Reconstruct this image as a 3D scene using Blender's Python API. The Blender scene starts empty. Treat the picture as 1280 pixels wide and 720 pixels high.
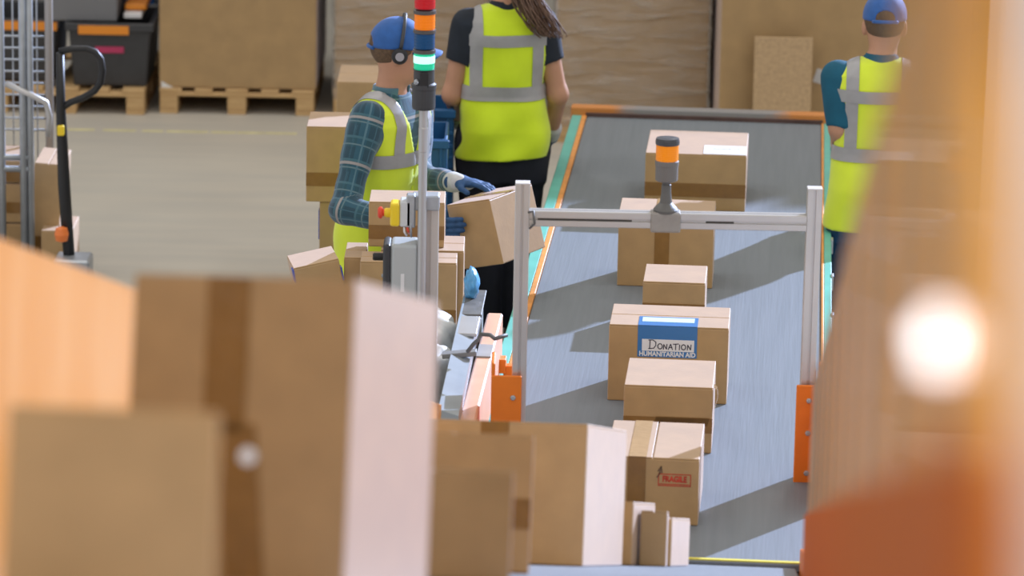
import bpy, bmesh, math, random
import numpy as np
from mathutils import Vector, Matrix
random.seed(7)
SC = bpy.context.scene
COL = SC.collection
R = math.radians

# ------------------------------------------------------------------ camera
F = 5000.0                                   # focal length in pixels of the 1280 wide frame
PITCH, ROLL = R(14.0), R(1.1)
CAM = Vector((0, 0, 4.5))
cam = bpy.data.cameras.new('camera'); camo = bpy.data.objects.new('camera', cam)
COL.objects.link(camo); SC.camera = camo
cam.sensor_width = 36; cam.lens = F / 1280 * 36
cam.clip_start = 0.05; cam.clip_end = 200
camo.matrix_world = Matrix.Translation(CAM) @ Matrix.Rotation(math.pi/2 - PITCH, 4, 'X') @ Matrix.Rotation(ROLL, 4, 'Z')
cam.dof.use_dof = True; cam.dof.focus_distance = 14.2; cam.dof.aperture_fstop = 3.6
cam.dof.aperture_blades = 0

# ------------------------------------------------------------------ light
SC.view_settings.view_transform = 'Standard'; SC.view_settings.look = 'None'
SC.view_settings.gamma = 1; SC.view_settings.use_curve_mapping = False
SC.view_settings.exposure = 0.0
w = bpy.data.worlds.new('hall'); SC.world = w; w.use_nodes = True
w.node_tree.nodes['Background'].inputs[0].default_value = (1.0, 0.955, 0.90, 1)
w.node_tree.nodes['Background'].inputs[1].default_value = 0.66
sun = bpy.data.lights.new('daylight', 'SUN'); suno = bpy.data.objects.new('daylight', sun); COL.objects.link(suno)
sun.energy = 8.2; sun.angle = R(0.8); sun.color = (0.68, 0.82, 1.20)
suno.rotation_euler = Vector((-0.245, -0.31, -0.165)).to_track_quat('-Z', 'Y').to_euler()
suno.location = (6, 24, 10)
for i, (x, y) in enumerate(((-4, -2), (4, -2), (-4, 7), (4, 7), (-4, 15), (4, 15), (-3, 21.0), (3, 21.0))):  # unseen ceiling lamps; pair behind the viewer added to brighten front faces
    l = bpy.data.lights.new('high_bay_fill_lamp', 'AREA'); lo = bpy.data.objects.new('high_bay_fill_lamp', l); COL.objects.link(lo)
    l.shape = 'DISK'; l.size = 1.6; l.energy = 90; l.color = (1.0, 0.95, 0.88); lo.location = (x, y, 9)

# ------------------------------------------------------------------ pixel to place
CM = camo.matrix_world.to_3x3()
XR, YU, FW = CM.col[0].copy(), CM.col[1].copy(), -CM.col[2]
def ray(px, py): return FW + XR*((px-640)/F) + YU*((360-py)/F)
def atz(px, py, z): d = ray(px, py); return CAM + d*((z-CAM.z)/d.z)
def atd(px, py, D): d = ray(px, py); return CAM + d*(D/d.y)
def scale_at(p): return F/((Vector(p)-CAM).dot(FW))

# ------------------------------------------------------------------ materials
MATS = {}
def mat(name, col, rough=.6, metal=0., spec=.5, noise=0., nscale=8., bump=0., bscale=60., coat=0., sheen=0., emit=None, estr=0., col2=None, stretch=None, alpha=None):
    if name in MATS: return MATS[name]
    m = bpy.data.materials.new(name); m.use_nodes = True; nt = m.node_tree; b = nt.nodes['Principled BSDF']
    b.inputs['Base Color'].default_value = (*col, 1); b.inputs['Roughness'].default_value = rough
    b.inputs['Metallic'].default_value = metal; b.inputs['Specular IOR Level'].default_value = spec
    b.inputs['Coat Weight'].default_value = coat; b.inputs['Sheen Weight'].default_value = sheen
    if sheen: b.inputs['Sheen Roughness'].default_value = .5; b.inputs['Sheen Tint'].default_value = (.92, .86, 1, 1)
    if emit: b.inputs['Emission Color'].default_value = (*emit, 1); b.inputs['Emission Strength'].default_value = estr
    tc = nt.nodes.new('ShaderNodeTexCoord'); mp = nt.nodes.new('ShaderNodeMapping')
    nt.links.new(tc.outputs['Object'], mp.inputs[0])
    if stretch: mp.inputs['Scale'].default_value = stretch
    if noise or col2:
        n = nt.nodes.new('ShaderNodeTexNoise'); n.inputs['Scale'].default_value = nscale; n.inputs['Detail'].default_value = 6
        nt.links.new(mp.outputs[0], n.inputs['Vector'])
        rmp = nt.nodes.new('ShaderNodeValToRGB'); e = rmp.color_ramp.elements
        e[0].position = .3; e[1].position = .7
        c2 = col2 or tuple(min(1, c*(1+noise)) for c in col)
        e[0].color = (*(col if col2 else tuple(c*(1-noise) for c in col)), 1); e[1].color = (*c2, 1)
        nt.links.new(n.outputs['Fac'], rmp.inputs[0]); nt.links.new(rmp.outputs[0], b.inputs['Base Color'])
    if bump:
        n2 = nt.nodes.new('ShaderNodeTexNoise'); n2.inputs['Scale'].default_value = bscale; n2.inputs['Detail'].default_value = 4
        nt.links.new(mp.outputs[0], n2.inputs['Vector'])
        bp = nt.nodes.new('ShaderNodeBump'); bp.inputs['Strength'].default_value = bump; bp.inputs['Distance'].default_value = .01
        nt.links.new(n2.outputs['Fac'], bp.inputs['Height']); nt.links.new(bp.outputs[0], b.inputs['Normal'])
    MATS[name] = m; return m

KR = mat('kraft_cardboard', (.425, .268, .115), .45, noise=.07, nscale=14, bump=.05, bscale=90, spec=.55, sheen=.30)
KR2 = mat('pale_kraft_cardboard', (.47, .305, .14), .45, noise=.07, nscale=12, bump=.05, bscale=90, spec=.55, sheen=.30)
KR3 = mat('dark_kraft_cardboard', (.39, .255, .115), .5, noise=.08, nscale=9, bump=.05, bscale=60, spec=.5, sheen=.4)
FLUTE = mat('cardboard_edge', (.30, .18, .09), .8)
TAPE = mat('brown_parcel_tape', (.235, .115, .022), .3, noise=.1, nscale=25, bump=.12, bscale=40, spec=.6)
CTAPE = mat('clear_parcel_tape', (.45, .28, .13), .18, noise=.06, nscale=25, bump=.15, bscale=50, spec=.7)
PAPER = mat('white_paper', (.72, .73, .75), .6)
INK = mat('dark_ink', (.03, .03, .06), .6)
GINK = mat('grey_ink', (.35, .35, .38), .6)
BLUE_L = mat('blue_label_print', (.035, .17, .43), .4)
RED = mat('red_stamp_ink', (.50, .045, .02), .6, noise=.25, nscale=60)
ORANGE = mat('orange_paint', (.83, .20, .008), .42, noise=.08, nscale=10, spec=.5)
GUARD = mat('glossy_orange_guard_paint', (.86, .335, .012), .34, col2=(.90, .40, .04), nscale=4, stretch=(2.2, 2.2, .8), spec=.7, coat=.15, bump=.03, bscale=20)
GUIDE = mat('sunlit_orange_guide_paint', (.80, .43, .27), .4, noise=.06, nscale=12, spec=.7)  # orange paint with pale sun sheen put into its base colour
LITGUARD = mat('sunlit_orange_guard_paint', (.68, .262, .04), .3, col2=(.74, .345, .10), nscale=3, stretch=(3, 3, .7), spec=.6, bump=.03, bscale=20)  # same guard paint, recoloured with sun glare for the lit left guard
TEAL = mat('teal_rail', (.13, .47, .40), .45, noise=.1, nscale=6)
OSTRIP = mat('orange_edge_strip', (.72, .30, .07), .5, noise=.15, nscale=14)
ALU = mat('aluminium_profile', (.60, .585, .57), .36, metal=.65, noise=.04, nscale=6, spec=.5)
SLOT = mat('profile_slot', (.075, .07, .065), .7)
STEEL = mat('galvanised_steel', (.42, .455, .50), .42, metal=.55, noise=.08, nscale=20)
SHEET = mat('grey_sheet_metal', (.36, .40, .43), .36, metal=.5, noise=.08, nscale=9)
DARK = mat('dark_grey_plastic', (.040, .042, .048), .45, noise=.1, nscale=20)
MIDG = mat('mid_grey_plastic', (.12, .118, .115), .5)
BLACK = mat('black_plastic', (.012, .013, .016), .45)
YEL = mat('yellow_plastic', (.85, .62, .02), .35)
REDP = mat('red_plastic', (.72, .06, .03), .35)
WOOD = mat('pallet_wood', (.46, .29, .13), .75, col2=(.60, .41, .20), nscale=6, stretch=(1, 8, 8), bump=.15, bscale=30)
WHITE = mat('white_plastic', (.80, .80, .82), .5)
NAVY = mat('navy_wall_paint', (.018, .022, .032), .8)
BCRATE = mat('blue_crate_plastic', (.010, .095, .26), .45, noise=.08)
SKIN = mat('skin', (.50, .265, .17), .5, noise=.06, nscale=14, spec=.4)
HAIR = mat('brown_hair', (.10, .055, .038), .45, col2=(.20, .115, .08), nscale=40, stretch=(4, 4, .5))
SHAIR = mat('short_dark_hair', (.11, .065, .035), .7, noise=.3, nscale=120)
LIME = mat('hi_vis_lime', (.66, .86, .014), .75, noise=.05, nscale=9, bump=.25, bscale=9, sheen=.3)
LIME2 = mat('hi_vis_yellow', (.72, .88, .04), .75, noise=.05, nscale=9, bump=.25, bscale=9, sheen=.3)
REFL = mat('reflective_tape', (.34, .34, .355), .4, spec=.6, noise=.05, nscale=30)
CAPB = mat('blue_cap_cloth', (.018, .105, .36), .75, noise=.1, nscale=40, sheen=.2)
NAVYC = mat('navy_cotton', (.012, .018, .030), .85, noise=.2, nscale=20, bump=.2, bscale=14)
TEALC = mat('petrol_blue_cotton', (.004, .095, .165), .85, noise=.1, nscale=16, bump=.2, bscale=14)
JEANS = mat('blue_denim', (.012, .060, .16), .85, noise=.25, nscale=18, bump=.2, bscale=14)
DTROU = mat('dark_navy_work_trousers', (.010, .012, .024), .85, noise=.2, nscale=18, bump=.25, bscale=10)
GLOVE = mat('blue_glove', (.02, .075, .20), .7, noise=.2, nscale=60)
GLOVEW = mat('white_glove_knit', (.55, .56, .58), .8, noise=.1, nscale=60)
SHOE = mat('black_shoe', (.015, .015, .016), .5)
POLY = mat('white_polythene', (.66, .67, .66), .3, noise=.08, nscale=14, bump=.5, bscale=12, spec=.6)
BPOLY = mat('blue_film', (.10, .36, .66), .25, noise=.25, nscale=30, bump=.5, bscale=30)
CHIP = mat('particle_board', (.47, .33, .19), .8, noise=.15, nscale=60)

def film_material():
    m = bpy.data.materials.new('clear_stretch_film'); m.use_nodes = True; nt = m.node_tree; nt.nodes.clear()
    o = nt.nodes.new('ShaderNodeOutputMaterial'); mx = nt.nodes.new('ShaderNodeMixShader')
    t = nt.nodes.new('ShaderNodeBsdfTransparent'); t.inputs[0].default_value = (.97, .96, .95, 1)
    g = nt.nodes.new('ShaderNodeBsdfPrincipled'); g.inputs['Base Color'].default_value = (.72, .68, .64, 1); g.inputs['Roughness'].default_value = .22
    tc = nt.nodes.new('ShaderNodeTexCoord'); mp = nt.nodes.new('ShaderNodeMapping'); mp.inputs['Scale'].default_value = (1.2, 1.2, 7)
    mp.inputs['Rotation'].default_value = (0, .12, 0)
    n = nt.nodes.new('ShaderNodeTexNoise'); n.inputs['Scale'].default_value = 2.6; n.inputs['Detail'].default_value = 7; n.inputs['Distortion'].default_value = .7
    b = nt.nodes.new('ShaderNodeBump'); b.inputs['Strength'].default_value = 1.0; b.inputs['Distance'].default_value = .06
    r = nt.nodes.new('ShaderNodeValToRGB'); r.color_ramp.elements[0].position = .42; r.color_ramp.elements[1].position = .78
    r.color_ramp.elements[0].color = (.2, .2, .2, 1); r.color_ramp.elements[1].color = (.5, .5, .5, 1)
    L = nt.links.new
    L(tc.outputs['Object'], mp.inputs[0]); L(mp.outputs[0], n.inputs['Vector']); L(n.outputs['Fac'], b.inputs['Height'])
    L(b.outputs[0], g.inputs['Normal']); L(n.outputs['Fac'], r.inputs[0]); L(r.outputs[0], mx.inputs[0])
    L(t.outputs[0], mx.inputs[1]); L(g.outputs[0], mx.inputs[2]); L(mx.outputs[0], o.inputs[0]); return m
FILM = film_material()

def belt_material():
    m = mat('grey_conveyor_belt', (.165, .188, .212), .6, col2=(.185, .208, .235), nscale=3, stretch=(14, .5, 1), spec=.35)
    nt = m.node_tree; b = nt.nodes['Principled BSDF']
    tc = nt.nodes.new('ShaderNodeTexCoord'); mp = nt.nodes.new('ShaderNodeMapping'); mp.inputs['Scale'].default_value = (110, 3, 1)
    n = nt.nodes.new('ShaderNodeTexNoise'); n.inputs['Scale'].default_value = 1; n.inputs['Detail'].default_value = 3
    bp = nt.nodes.new('ShaderNodeBump'); bp.inputs['Strength'].default_value = .25; bp.inputs['Distance'].default_value = .004
    nt.links.new(tc.outputs['Object'], mp.inputs[0]); nt.links.new(mp.outputs[0], n.inputs['Vector'])
    nt.links.new(n.outputs['Fac'], bp.inputs['Height']); nt.links.new(bp.outputs[0], b.inputs['Normal'])
    return m
BELT = belt_material()

def worn_bar_material():
    m = mat('worn_orange_steel', (.70, .25, .04), .45, metal=.1)
    nt = m.node_tree; b = nt.nodes['Principled BSDF']; L = nt.links.new
    tc = nt.nodes.new('ShaderNodeTexCoord'); sp = nt.nodes.new('ShaderNodeSeparateXYZ'); ab = nt.nodes.new('ShaderNodeMath'); ab.operation = 'ABSOLUTE'
    n = nt.nodes.new('ShaderNodeTexNoise'); n.inputs['Scale'].default_value = 7; n.inputs['Detail'].default_value = 6
    ad = nt.nodes.new('ShaderNodeMath'); ad.operation = 'MULTIPLY_ADD'; ad.inputs[1].default_value = .35
    r = nt.nodes.new('ShaderNodeValToRGB'); e = r.color_ramp.elements
    e[0].position = .46; e[0].color = (.27, .26, .265, 1); e[1].position = .60; e[1].color = (.62, .24, .06, 1)
    L(tc.outputs['Object'], sp.inputs[0]); L(sp.outputs[0], ab.inputs[0]); L(tc.outputs['Object'], n.inputs['Vector'])
    L(n.outputs['Fac'], ad.inputs[0]); L(ab.outputs[0], ad.inputs[2]); L(ad.outputs[0], r.inputs[0]); L(r.outputs[0], b.inputs['Base Color'])
    return m
WORN = worn_bar_material()

def plaid_material():
    m = mat('blue_plaid_flannel', (.012, .065, .10), .85, sheen=.3, bump=.2, bscale=12)
    nt = m.node_tree; b = nt.nodes['Principled BSDF']; L = nt.links.new
    at = nt.nodes.new('ShaderNodeAttribute'); at.attribute_name = 'weave'; sp = nt.nodes.new('ShaderNodeSeparateXYZ'); L(at.outputs['Vector'], sp.inputs[0])
    def lines(src, freq, off, width):
        a = nt.nodes.new('ShaderNodeMath'); a.operation = 'MULTIPLY_ADD'; a.inputs[1].default_value = freq; a.inputs[2].default_value = off; L(src, a.inputs[0])
        f = nt.nodes.new('ShaderNodeMath'); f.operation = 'FRACT'; L(a.outputs[0], f.inputs[0])
        c = nt.nodes.new('ShaderNodeMath'); c.operation = 'LESS_THAN'; c.inputs[1].default_value = width; L(f.outputs[0], c.inputs[0]); return c.outputs[0]
    cur = None
    U, V_ = sp.outputs[0], sp.outputs[1]
    layers = ((V_, 11, .1, .45, (.016, .075, .105)), (U, 1, .3, .45, (.018, .085, .13)), (V_, 11, .72, .10, (.045, .13, .17)),
              (V_, 11, .02, .06, (.11, .19, .22)), (U, 1, .05, .09, (.075, .17, .22)), (U, 1, .55, .05, (.04, .12, .17)), (V_, 5.5, .43, .06, (.30, .29, .29)))
    for src, fr, off, wd, col in layers:
        mx = nt.nodes.new('ShaderNodeMix'); mx.data_type = 'RGBA'; L(lines(src, fr, off, wd), mx.inputs['Factor'])
        if cur is None: mx.inputs['A'].default_value = (.012, .055, .085, 1)
        else: L(cur, mx.inputs['A'])
        mx.inputs['B'].default_value = (*col, 1); cur = mx.outputs['Result']
    L(cur, b.inputs['Base Color']); return m
PLAID = plaid_material()

def floor_material():
    m = mat('concrete_floor', (.455, .435, .39), .6, col2=(.495, .475, .425), nscale=1.2, spec=.4)
    nt = m.node_tree; b = nt.nodes['Principled BSDF']; L = nt.links.new
    tc = nt.nodes.new('ShaderNodeTexCoord'); mp = nt.nodes.new('ShaderNodeMapping'); mp.inputs['Scale'].default_value = (1.0, 6, 1)
    n = nt.nodes.new('ShaderNodeTexNoise'); n.inputs['Scale'].default_value = 1.1; n.inputs['Detail'].default_value = 8
    mx = nt.nodes.new('ShaderNodeMix'); mx.data_type = 'RGBA'; mx.blend_type = 'MULTIPLY'; mx.inputs['Factor'].default_value = .8
    r = nt.nodes.new('ShaderNodeValToRGB'); r.color_ramp.elements[0].color = (.93, .935, .94, 1); r.color_ramp.elements[1].color = (1.05, 1.03, 1, 1)
    r.color_ramp.elements[0].position = .35; r.color_ramp.elements[1].position = .65
    src = b.inputs['Base Color'].links[0].from_socket
    L(tc.outputs['Object'], mp.inputs[0]); L(mp.outputs[0], n.inputs['Vector']); L(n.outputs['Fac'], r.inputs[0])
    L(src, mx.inputs['A']); L(r.outputs[0], mx.inputs['B']); L(mx.outputs['Result'], b.inputs['Base Color']); return m
FLOOR = floor_material()

def lens_mat(name, col, emit=0.):
    return mat(name, col, .3, spec=.35, emit=col if emit else None, estr=emit, bump=.2, bscale=50, stretch=(1, 1, .1))

# ------------------------------------------------------------------ mesh helpers
def link(name, me, m=None, parent=None, smooth=False):
    o = bpy.data.objects.new(name, me); COL.objects.link(o)
    if m: me.materials.append(m)
    if parent: o.parent = parent
    if smooth:
        me.polygons.foreach_set('use_smooth', [True]*len(me.polygons))
    return o
def thing(name, label, cat, M=None, group=None):
    o = bpy.data.objects.new(name, None); COL.objects.link(o); o.empty_display_size = .1
    o['label'] = label; o['category'] = cat
    if group: o['group'] = group
    if M is not None: o.matrix_world = M if isinstance(M, Matrix) else Matrix.Translation(M)
    return o
def tag(o, label, cat, group=None):
    o['label'] = label; o['category'] = cat
    if group: o['group'] = group
    return o
def tobm(bm, name, m, parent=None, smooth=False):
    me = bpy.data.meshes.new(name); bm.normal_update(); bm.to_mesh(me); bm.free(); return link(name, me, m, parent, smooth)
def add_box(bm, c, s, bev=0., rot=None, segs=1):
    r = bmesh.ops.create_cube(bm, size=1); vs = r['verts']
    M = Matrix.Translation(Vector(c)) @ (rot.to_4x4() if rot else Matrix()) @ Matrix.Diagonal((*s, 1))
    bmesh.ops.transform(bm, matrix=M, verts=vs)
    if bev:
        es = list({e for v in vs for e in v.link_edges})
        bmesh.ops.bevel(bm, geom=es, offset=bev, segments=segs, affect='EDGES', profile=.5)
def box(name, c, s, m, parent=None, bev=.004, rot=None, segs=1):
    bm = bmesh.new(); add_box(bm, c, s, bev, rot, segs); return tobm(bm, name, m, parent)
def boxes(name, lst, m, parent=None, bev=.002):
    bm = bmesh.new()
    for c, s in lst: add_box(bm, c, s, bev)
    return tobm(bm, name, m, parent)
def add_tube(bm, pts, r, n=10, caps=True):
    pts = [Vector(p) for p in pts]; rs = r if isinstance(r, (list, tuple)) else [r]*len(pts)
    rings = []; up = Vector((0, 0, 1)); prev = None
    for i, p in enumerate(pts):
        t = (pts[min(i+1, len(pts)-1)] - pts[max(i-1, 0)]).normalized()
        a = prev - t*prev.dot(t) if prev is not None else (up.cross(t) if abs(t.z) < .95 else Vector((1, 0, 0)).cross(t))
        a.normalize(); prev = a; b = t.cross(a)
        rings.append([bm.verts.new(p + (a*math.cos(2*math.pi*k/n) + b*math.sin(2*math.pi*k/n))*rs[i]) for k in range(n)])
    for q, s in zip(rings, rings[1:]):
        for k in range(n): bm.faces.new((q[k], q[(k+1) % n], s[(k+1) % n], s[k])).smooth = True
    if caps: bm.faces.new(rings[0][::-1]); bm.faces.new(rings[-1])
def tube(name, pts, r, m, parent=None, n=10):
    bm = bmesh.new(); add_tube(bm, pts, r, n); return tobm(bm, name, m, parent)
def lathe(name, prof, m, parent=None, c=(0, 0, 0), n=24, M=None):
    bm = bmesh.new(); rings = []
    for r, z in prof:
        rings.append([bm.verts.new((c[0]+r*math.cos(2*math.pi*k/n), c[1]+r*math.sin(2*math.pi*k/n), c[2]+z)) for k in range(n)])
    for q, s in zip(rings, rings[1:]):
        for k in range(n): bm.faces.new((q[k], q[(k+1) % n], s[(k+1) % n], s[k]))
    bm.faces.new(rings[0][::-1]); bm.faces.new(rings[-1])
    if M is not None: bmesh.ops.transform(bm, matrix=M, verts=bm.verts)
    o = tobm(bm, name, m, parent); return o
def prism(name, poly, y0, y1, m, parent=None, axis='y', bev=0.):
    bm = bmesh.new()
    f = lambda p, t: {'y': (p[0], t, p[1]), 'x': (t, p[0], p[1]), 'z': (p[0], p[1], t)}[axis]
    a = [bm.verts.new(f(p, y0)) for p in poly]; b = [bm.verts.new(f(p, y1)) for p in poly]; n = len(poly)
    bm.faces.new(a); bm.faces.new(b[::-1])
    for k in range(n): bm.faces.new((a[k], b[k], b[(k+1) % n], a[(k+1) % n]))
    bmesh.ops.recalc_face_normals(bm, faces=bm.faces)
    if bev: bmesh.ops.bevel(bm, geom=list(bm.edges), offset=bev, segments=1, affect='EDGES')
    return tobm(bm, name, m, parent)
def ribbons(name, strokes, wd, m, parent, T):
    """pen strokes in a plane: each a list of (x, y); T places the plane"""
    bm = bmesh.new()
    for s in strokes:
        for (x0, y0), (x1, y1) in zip(s, s[1:]):
            d = Vector((x1-x0, y1-y0)); L = d.length
            if L < 1e-6: continue
            d /= L; q = Vector((-d.y, d.x))*wd/2; e = d*wd*.35
            vs = [bm.verts.new((x0-e.x+q.x, y0-e.y+q.y, 0)), bm.verts.new((x0-e.x-q.x, y0-e.y-q.y, 0)), bm.verts.new((x1+e.x-q.x, y1+e.y-q.y, 0)), bm.verts.new((x1+e.x+q.x, y1+e.y+q.y, 0))]
            bm.faces.new(vs)
    bmesh.ops.transform(bm, matrix=T, verts=bm.verts)
    return tobm(bm, name, m, parent)
def text(name, s, size, m, parent, T, bold=0., sx=1.):
    cu = bpy.data.curves.new('lettering', 'FONT'); cu.body = s; cu.size = size; cu.offset = bold; cu.align_x = 'CENTER'; cu.align_y = 'CENTER'; cu.resolution_u = 3
    o = bpy.data.objects.new('lettering', cu); COL.objects.link(o); bpy.context.view_layer.update()
    me = bpy.data.meshes.new_from_object(o.evaluated_get(bpy.context.evaluated_depsgraph_get()))
    bpy.data.objects.remove(o); bpy.data.curves.remove(cu); me.transform(T @ Matrix.Diagonal((sx, 1, 1, 1)))
    me.materials.clear(); return link(name, me, m, parent)
def copy_tree(o, parent=None):
    c = o.copy(); COL.objects.link(c)
    if parent: c.parent = parent
    for ch in o.children: copy_tree(ch, c)
    return c

# ------------------------------------------------------------------ cardboard boxes
FACES = {'front': lambda w, d, h: Matrix(((1, 0, 0, 0), (0, 0, -1, -d/2), (0, 1, 0, h/2), (0, 0, 0, 1))),
         'back': lambda w, d, h: Matrix(((-1, 0, 0, 0), (0, 0, 1, d/2), (0, 1, 0, h/2), (0, 0, 0, 1))),
         'right': lambda w, d, h: Matrix(((0, 0, 1, w/2), (1, 0, 0, 0), (0, 1, 0, h/2), (0, 0, 0, 1))),
         'left': lambda w, d, h: Matrix(((0, 0, -1, -w/2), (-1, 0, 0, 0), (0, 1, 0, h/2), (0, 0, 0, 1))),
         'top': lambda w, d, h: Matrix(((1, 0, 0, 0), (0, 1, 0, 0), (0, 0, 1, h), (0, 0, 0, 1)))}
def patch(name, T, u, v, pw, ph, m, parent, off=.0012, skew=0., n=1):
    bm = bmesh.new(); t = .0012
    add_box(bm, (u, v, off), (pw, ph, t))
    if skew:
        for x in bm.verts: x.co.x += skew*x.co.y
    bmesh.ops.transform(bm, matrix=T, verts=bm.verts); return tobm(bm, name, m, parent)
def cardboard_box(label, w, d, h, M, kraft=KR, seam='x', tapes=(), name='cardboard_box', cat='box', group=None, bulge=.0):
    """origin at the middle of the base, front is -y; seam 'x' = top flaps meet along x"""
    t = thing(name, label, cat, M, group)
    bm = bmesh.new(); add_box(bm, (0, 0, (h-.004)/2), (w, d, h-.004), .004, segs=2)
    tobm(bm, 'body', kraft, t)
    g = .003
    if seam is None:
        box('lid', (0, 0, h-.002), (w-.002, d-.002, .005), kraft, t, .0015)
    elif seam == 'x':
        for s in (-1, 1): box('flap', (0, s*(d/4+g/4), h-.002), (w-.002, d/2-g, .005), kraft, t, .0015)
    else:
        for s in (-1, 1): box('flap', (s*(w/4+g/4), 0, h-.002), (w/2-g, d-.002, .005), kraft, t, .0015)
    for tp in tapes:
        face, u, v, pw, ph, *rest = tp
        patch('tape', FACES[face](w, d, h), u, v, pw, ph, rest[0] if rest else TAPE, t, off=.0012 + (.0006 if face == 'top' else 0), skew=rest[1] if len(rest) > 1 else 0)
    return t

# ================================================================== the hall
fl = box('floor', (0, 13, -.05), (40, 34, .1), FLOOR, bev=0); fl['kind'] = 'structure'
wb = box('wall_back', (0, 26.2, 2.2), (30, .2, 4.4), NAVY, bev=0); wb['kind'] = 'structure'
# worn yellow floor line, dash by dash
for i, (xa, xb) in enumerate(((84, 118), (129, 170), (178, 204), (208, 260), (264, 295), (297, 330), (331, 371))):
    a, b = atz(xa, 162+(xa-84)*.0185, 0), atz(xb, 162+(xb-84)*.0185, 0)
    o = box('trim_1' if i == 0 else 'trim_1.%03d' % i, ((a.x+b.x)/2, (a.y+b.y)/2, .001), (abs(b.x-a.x), .035, .002), mat('worn_yellow_line', (.62, .58, .30), .7, noise=.2, nscale=12), bev=0)
    o['kind'] = 'structure'

# ================================================================== belt conveyor
YAW = R(4.06)
RZ = Matrix.Rotation(-YAW, 4, 'Z')
BO = Vector((.876, 18.21, 0)); BM = Matrix.Translation(BO) @ RZ; BMI = BM.inverted()
BZ = .78; Y0 = -6.66
cv = thing('belt_conveyor', 'long flat grey belt conveyor with teal side rails and worn orange end bar', 'conveyor', BM)
box('belt', (0, Y0/2, BZ-.012), (1.09, -Y0, .024), BELT, cv, .004)
box('edge_strip', (-.556, Y0/2, BZ-.008), (.022, -Y0, .03), OSTRIP, cv, .002)
box('edge_strip', (.550, Y0/2, BZ-.008), (.010, -Y0, .03), OSTRIP, cv, .002)
box('side_rail', (-.590, Y0/2, BZ-.075), (.046, -Y0, .16), TEAL, cv, .003)
box('side_rail', (.570, Y0/2, BZ-.075), (.030, -Y0, .16), TEAL, cv, .003)
box('bed', (0, Y0/2, BZ-.09), (1.08, -Y0, .10), SHEET, cv, .004)
eb = box('end_bar', (0, .035, BZ+.012), (1.24, .075, .065), WORN, cv, .008, segs=2)
box('end_lip', (0, -.006, BZ+.004), (1.10, .012, .03), mat('rusty_steel', (.09, .05, .045), .7, noise=.3), cv, .002)
for k in range(9):
    box('rail_joint', (.588, -.5 - k*.62, BZ-.02), (.010, .05, .06), STEEL, cv, .002)
for y in (-.25, -2.3, -4.4, -6.4):
    for s in (-1, 1): box('leg', (s*.52, y, .30), (.06, .06, .60), SHEET, cv, .004)
    box('cross_member', (0, y, .34), (1.0, .04, .05), SHEET, cv, .004)
box('edge_marking', (.24, Y0+.012, BZ+.002), (.60, .014, .004), mat('yellow_edge_paint', (.75, .66, .10), .5), cv, 0)

# ================================================================== incline conveyor (climbs towards the viewer)
SL = R(17.3)
IO = atz(800, 703, BZ)
av = Vector((math.sin(YAW)*math.cos(SL), math.cos(YAW)*math.cos(SL), -math.sin(SL))); vv = Vector((math.cos(YAW), -math.sin(YAW), 0)); nv = vv.cross(av)
IM = Matrix((( vv.x, av.x, nv.x, IO.x), (vv.y, av.y, nv.y, IO.y), (vv.z, av.z, nv.z, IO.z), (0, 0, 0, 1)))
CL = IM.inverted() @ CAM                        # the viewer in the incline's own frame
print('viewer above incline', CL)
GL, GR = CL.x - 1.03, CL.x + .066               # the two side guards
yn, yf = CL.y + 1.02, .02
cx_, bw = (GL+GR)/2, GR-GL
ic = thing('incline_conveyor', 'steep incline belt conveyor with glossy orange side guards, boxes riding up it', 'conveyor', IM)
box('belt', (cx_, (yn+yf)/2, -.012), (bw-.02, yf-yn, .024), BELT, ic, .004)
box('bed', (cx_, (yn+yf)/2, -.075), (bw+.02, yf-yn-.02, .10), SHEET, ic, .004)
tg = .012
ya_, yb_ = CL.y+3.9, yf-.08                       # the left guard opens outwards as it climbs
gx = lambda y: CL.x - 1.03 - .30*(yb_-y)/(yb_-ya_)
def plate(name, y0, y1, z0a, z1a, z0b, z1b, th, m, par):
    bm = bmesh.new(); vs = []
    for y, z0, z1 in ((y0, z0a, z1a), (y1, z0b, z1b)):
        for z in (z0, z1):
            for s in (0, -th): vs.append(bm.verts.new((gx(y)+s, y, z)))
    for f in ((0, 1, 3, 2), (4, 6, 7, 5), (0, 4, 5, 1), (2, 3, 7, 6), (0, 2, 6, 4), (1, 5, 7, 3)): bm.faces.new([vs[k] for k in f])
    bmesh.ops.recalc_face_normals(bm, faces=bm.faces); bmesh.ops.bevel(bm, geom=bm.edges[:], offset=.002, segments=1, affect='EDGES'); return tobm(bm, name, m, par)
def guard_z(y):
    lo, hi = 0., 1.2
    for _ in range(40):
        z = (lo+hi)/2; c = IM @ Vector((gx(y), y, z)) - CAM; d = c.dot(FW); col_ = 640+F*c.dot(XR)/d; row = 360-F*c.dot(YU)/d
        if row > 300+.375*col_: lo = z
        else: hi = z
    return lo
za_, zb_ = guard_z(ya_), guard_z(yb_)
print('left guard heights', za_, zb_)
plate('side_guard', ya_, yb_, -.14, za_, -.14, zb_, tg, LITGUARD, ic)
plate('guard_flange', ya_, yb_, za_-.009, za_+.003, zb_-.009, zb_+.003, .05, LITGUARD, ic)
prism('skirt', [(GL-.31, ya_), (GL, yb_), (GL+.02, yb_), (GL+.02, ya_)], -.03, -.02, SHEET, ic, 'z')
yg = CL.y + 9.4
gr = prism('side_guard', [(yg, -.14), (yg, .30), (yg-.25, .45), (CL.y+1.56, .45), (CL.y+1.48, .30), (CL.y+1.24, .14), (CL.y+1.16, -.14)], GR, GR+tg, GUARD, ic, 'x')
box('guard_flange', (GR+.026, (yg-.25+CL.y+1.46)/2, .452), (.05, yg-.25-CL.y-1.46, .008), GUARD, ic, .002)
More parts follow.
